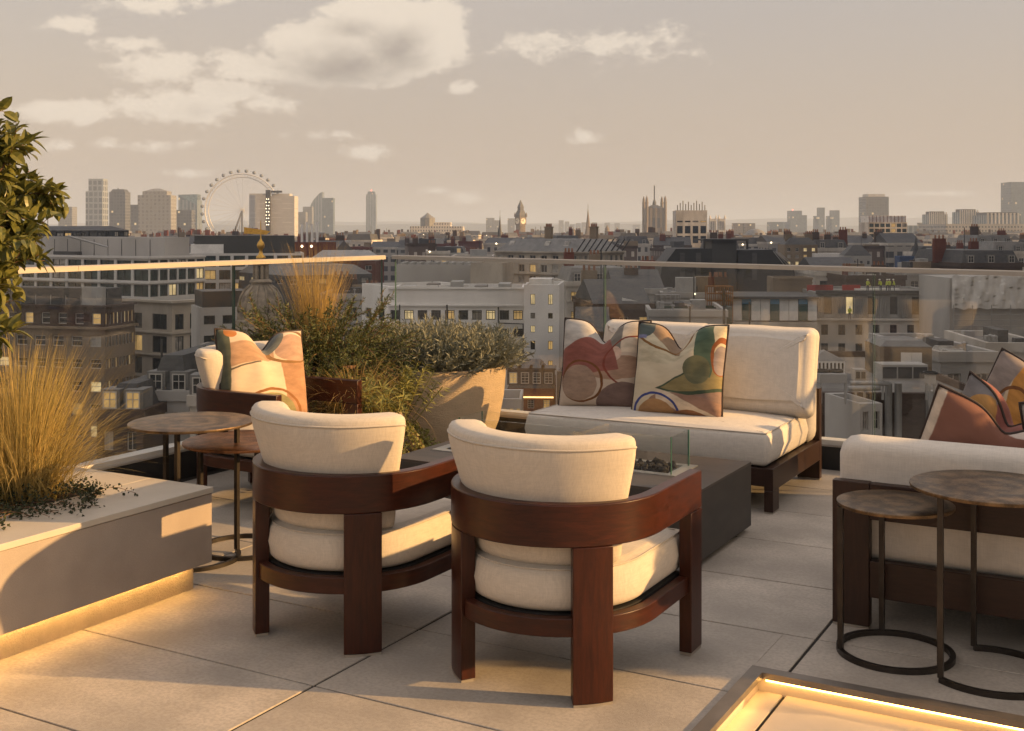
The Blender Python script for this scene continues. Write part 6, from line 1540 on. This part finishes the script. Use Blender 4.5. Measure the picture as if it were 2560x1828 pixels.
for (d, ya, yb, wa, wb, skip) in ((1000, 586, 596, 28, 60, .05), (800, 590, 602, 30, 66, .05), (640, 594, 608, 34, 74, .08), (520, 600, 616, 38, 84, .1), (420, 606, 626, 44, 96, .15), (345, 614, 640, 48, 110, .2), (285, 628, 660, 52, 116, .25)):
    px = -60 + rs.uniform(-20, 20)
    while px < 2640:
        w = rs.uniform(wa, wb); y = rs.uniform(ya, yb)
        cx_ = px + w / 2
        blocked = (d < 300 and (1640 < cx_ < 2000 or cx_ < 130)) or (d < 360 and 1230 < cx_ < 1520) or (d == 430)
        if rs.random() > skip and not blocked: filler(cx_, w * .98, y, d * rs.uniform(.97, 1.03), rs.choices(range(5), (3, 2, 2, 2, 3))[0], rs.choices(range(5), (4, 2, 2, 3, 2))[0], rs.uniform(-9, 9), i); i += 1
        px += w * rs.uniform(1.0, 1.12)
# nearer roofs that fill the gaps lower down
for (px, w, y, d, k, rf) in ((560, 110, 880, 120, 4, 4), (880, 160, 750, 150, 3, 4), (1500, 170, 716, 190, 4, 2), (1600, 130, 735, 175, 3, 3), (1560, 150, 775, 150, 0, 3), (1740, 170, 745, 170, 3, 4), (1720, 190, 792, 140, 3, 1), (2190, 150, 700, 200, 0, 4), (2330, 130, 690, 205, 3, 4), (2480, 160, 668, 215, 0, 0), (2100, 120, 690, 210, 4, 3), (1480, 90, 850, 110, 0, 3), (1600, 120, 880, 105, 3, 1), (1750, 140, 880, 105, 4, 1), (1900, 140, 900, 100, 0, 1), (415, 120, 1002, 92, 3, 0), (520, 90, 1015, 86, 2, 0), (300, 120, 1050, 88, 0, 0), (1170, 120, 940, 100, 0, 0), (1080, 100, 900, 108, 3, 1), (1850, 180, 955, 70, 0, 1), (2420, 140, 905, 90, 3, 4), (2540, 140, 880, 100, 4, 1)):
    filler(px, w, y, d, k, rf, rs.uniform(-6, 6), i); i += 1

# ------------------------------------------------------------------ workers in yellow on the construction roof
hv = mat('hi_vis_yellow', (.55, .62, .06), rough=.7); trs = mat('dark_trousers', (.05, .055, .07), rough=.8); skin = mat('skin', (.45, .28, .20), rough=.6); hat = mat('hard_hat_white', (.75, .74, .70), rough=.4)
def worker(label, px, d, y_feet, turn, bend=0.0, arm=.3):
    r = empty('person', CW(sx(px, d), d, sz(y_feet, d)), YAW + R(turn)); tag(r, label, 'person', 'workers on the roof')
    v = [(0, 0, .95), (0, .0, 1.15), (0, -bend * .3, 1.42), (0, -bend * .45, 1.56), (0, -bend * .5, 1.66)]
    e = [(0, 1), (1, 2), (2, 3), (3, 4)]; rad = [.15, .14, .17, .065, .10]
    for s_ in (-1, 1):
        n = len(v); v += [(s_ * .10, 0, .88), (s_ * .12, -.03, .48), (s_ * .13, .02, .08), (s_ * .13, -.12, .04)]; e += [(0, n), (n, n + 1), (n + 1, n + 2), (n + 2, n + 3)]; rad += [.10, .075, .055, .045]
        n = len(v); v += [(s_ * .21, -bend * .3, 1.40), (s_ * .27, -.02 - arm * .2, 1.14), (s_ * .24, -.1 - arm * .5, .98 + arm * .2), (s_ * .23, -.14 - arm * .6, .93 + arm * .25)]; e += [(2, n), (n, n + 1), (n + 1, n + 2), (n + 2, n + 3)]; rad += [.075, .055, .045, .04]
    me = bpy.data.meshes.new('body'); me.from_pydata(v, e, []); o = inst('body', me, r)
    md = o.modifiers.new('skin', 'SKIN')
    for k, q in enumerate(me.skin_vertices[0].data): q.radius = (rad[k], rad[k]); q.use_root = k == 0
    o.modifiers.new('sub', 'SUBSURF').levels = 1; o.modifiers['sub'].render_levels = 1
    me.materials.append(bodymat)
    MB().lathe([(.145, 1.66), (.14, 1.72), (.10, 1.79), (.03, 1.81)], 12, c=(0, -bend * .5)).build('hard_hat', hat, r, smooth=True)
bodymat = bpy.data.materials.new('work_clothes'); bodymat.use_nodes = True; _t = NT(bodymat.node_tree); _p = _t.n['Principled BSDF']
_z = _t.new('ShaderNodeSeparateXYZ', {0: _t.new('ShaderNodeTexCoord').outputs['Object']}).outputs[2]
_c = _t.mix(_t.m('GREATER_THAN', _z, .90), (.05, .055, .07), (.52, .60, .06)); _c = _t.mix(_t.m('GREATER_THAN', _z, 1.50), _c, (.45, .28, .20)); _t.l.new(_c, _p.inputs['Base Color'])
WK = [(2169, 0, 'worker in yellow vest standing alone left of the glass joint', 20, .1), (2202, 40, 'worker in yellow vest bending beside the white slabs', -60, .5), (2216, 10, 'worker in yellow vest at the left of the huddle', 60, .2), (2224, 0, 'taller worker in yellow vest in the middle of the huddle', 200, .1), (2236, 0, 'worker in yellow vest at the right of the huddle', 250, .3)]
for px, _, lb_, turn, bd in WK: worker(lb_, px, 166, 729, turn, bd)
worker('worker in yellow vest on the ledge below the ribbed metal storey', 2124, 159.0, 799, 10, .2)
st_ = MB().box(-3.2, 3.2, -.6, .6, 0, .5).build('slab_stack', C_white); st_.location = CW(sx(2190, 168), 168, up.ztop - .25); st_.rotation_euler[2] = YAW; tag(st_, 'stack of white insulation slabs beside the roof workers', 'slab stack')
for k, px in enumerate((2040, 2060, 2128)):
    o = MB().box(-1.3, 1.3, -.1, .1, 0, .9).build('site_barrier', mat('barrier_red', (.35, .04, .03), rough=.6)); o.location = CW(sx(px, 168), 168, sz(728, 168)); o.rotation_euler[2] = YAW; tag(o, 'red plastic site barrier, %s along the construction roof' % ('first', 'second', 'third')[k], 'barrier', 'site barriers')

# ------------------------------------------------------------------ added slabs, unseen on the right, placed to keep the low sun off the city
for k, (d0, d1, h) in enumerate(((15, 66, 21), (60, 136, 44), (128, 235, 76), (225, 400, 122))):
    xa = .50 * d1 + 5; r = empty('shade_slab', CW(xa, d0, 0), YAW); tag(r, 'added tall slab outside the picture on the right, blocking the low sun, %s from the terrace' % ('first', 'second', 'third', 'fourth')[k], 'building')
    MB().box(0, 16 + 6 * k, 0, d1 - d0, GZ, h).build('shaft', F_off, r); MB().box(2, 12, 2, d1 - d0 - 2, h, h + 3).build('plant_room', C_grey, r)

# ------------------------------------------------------------------ haze
hz = MB(); hz.box(-9500, 9500, -3500, 15500, GZ - 3.5, 150); ho = hz.build('haze', None, rz=YAW); ho.data.materials.clear()
hmx = bpy.data.materials.new('haze_air'); hmx.use_nodes = True; t = NT(hmx.node_tree); t.n.clear()
out = t.new('ShaderNodeOutputMaterial'); pv = t.new('ShaderNodeVolumePrincipled'); pv.inputs['Color'].default_value = (.64, .76, .95, 1); pv.inputs['Density'].default_value = .00024; pv.inputs['Anisotropy'].default_value = 0.0
t.l.new(pv.outputs[0], out.inputs['Volume']); ho.data.materials.append(hmx); tag(ho, 'thin warm haze over the city', 'haze', kind='stuff')
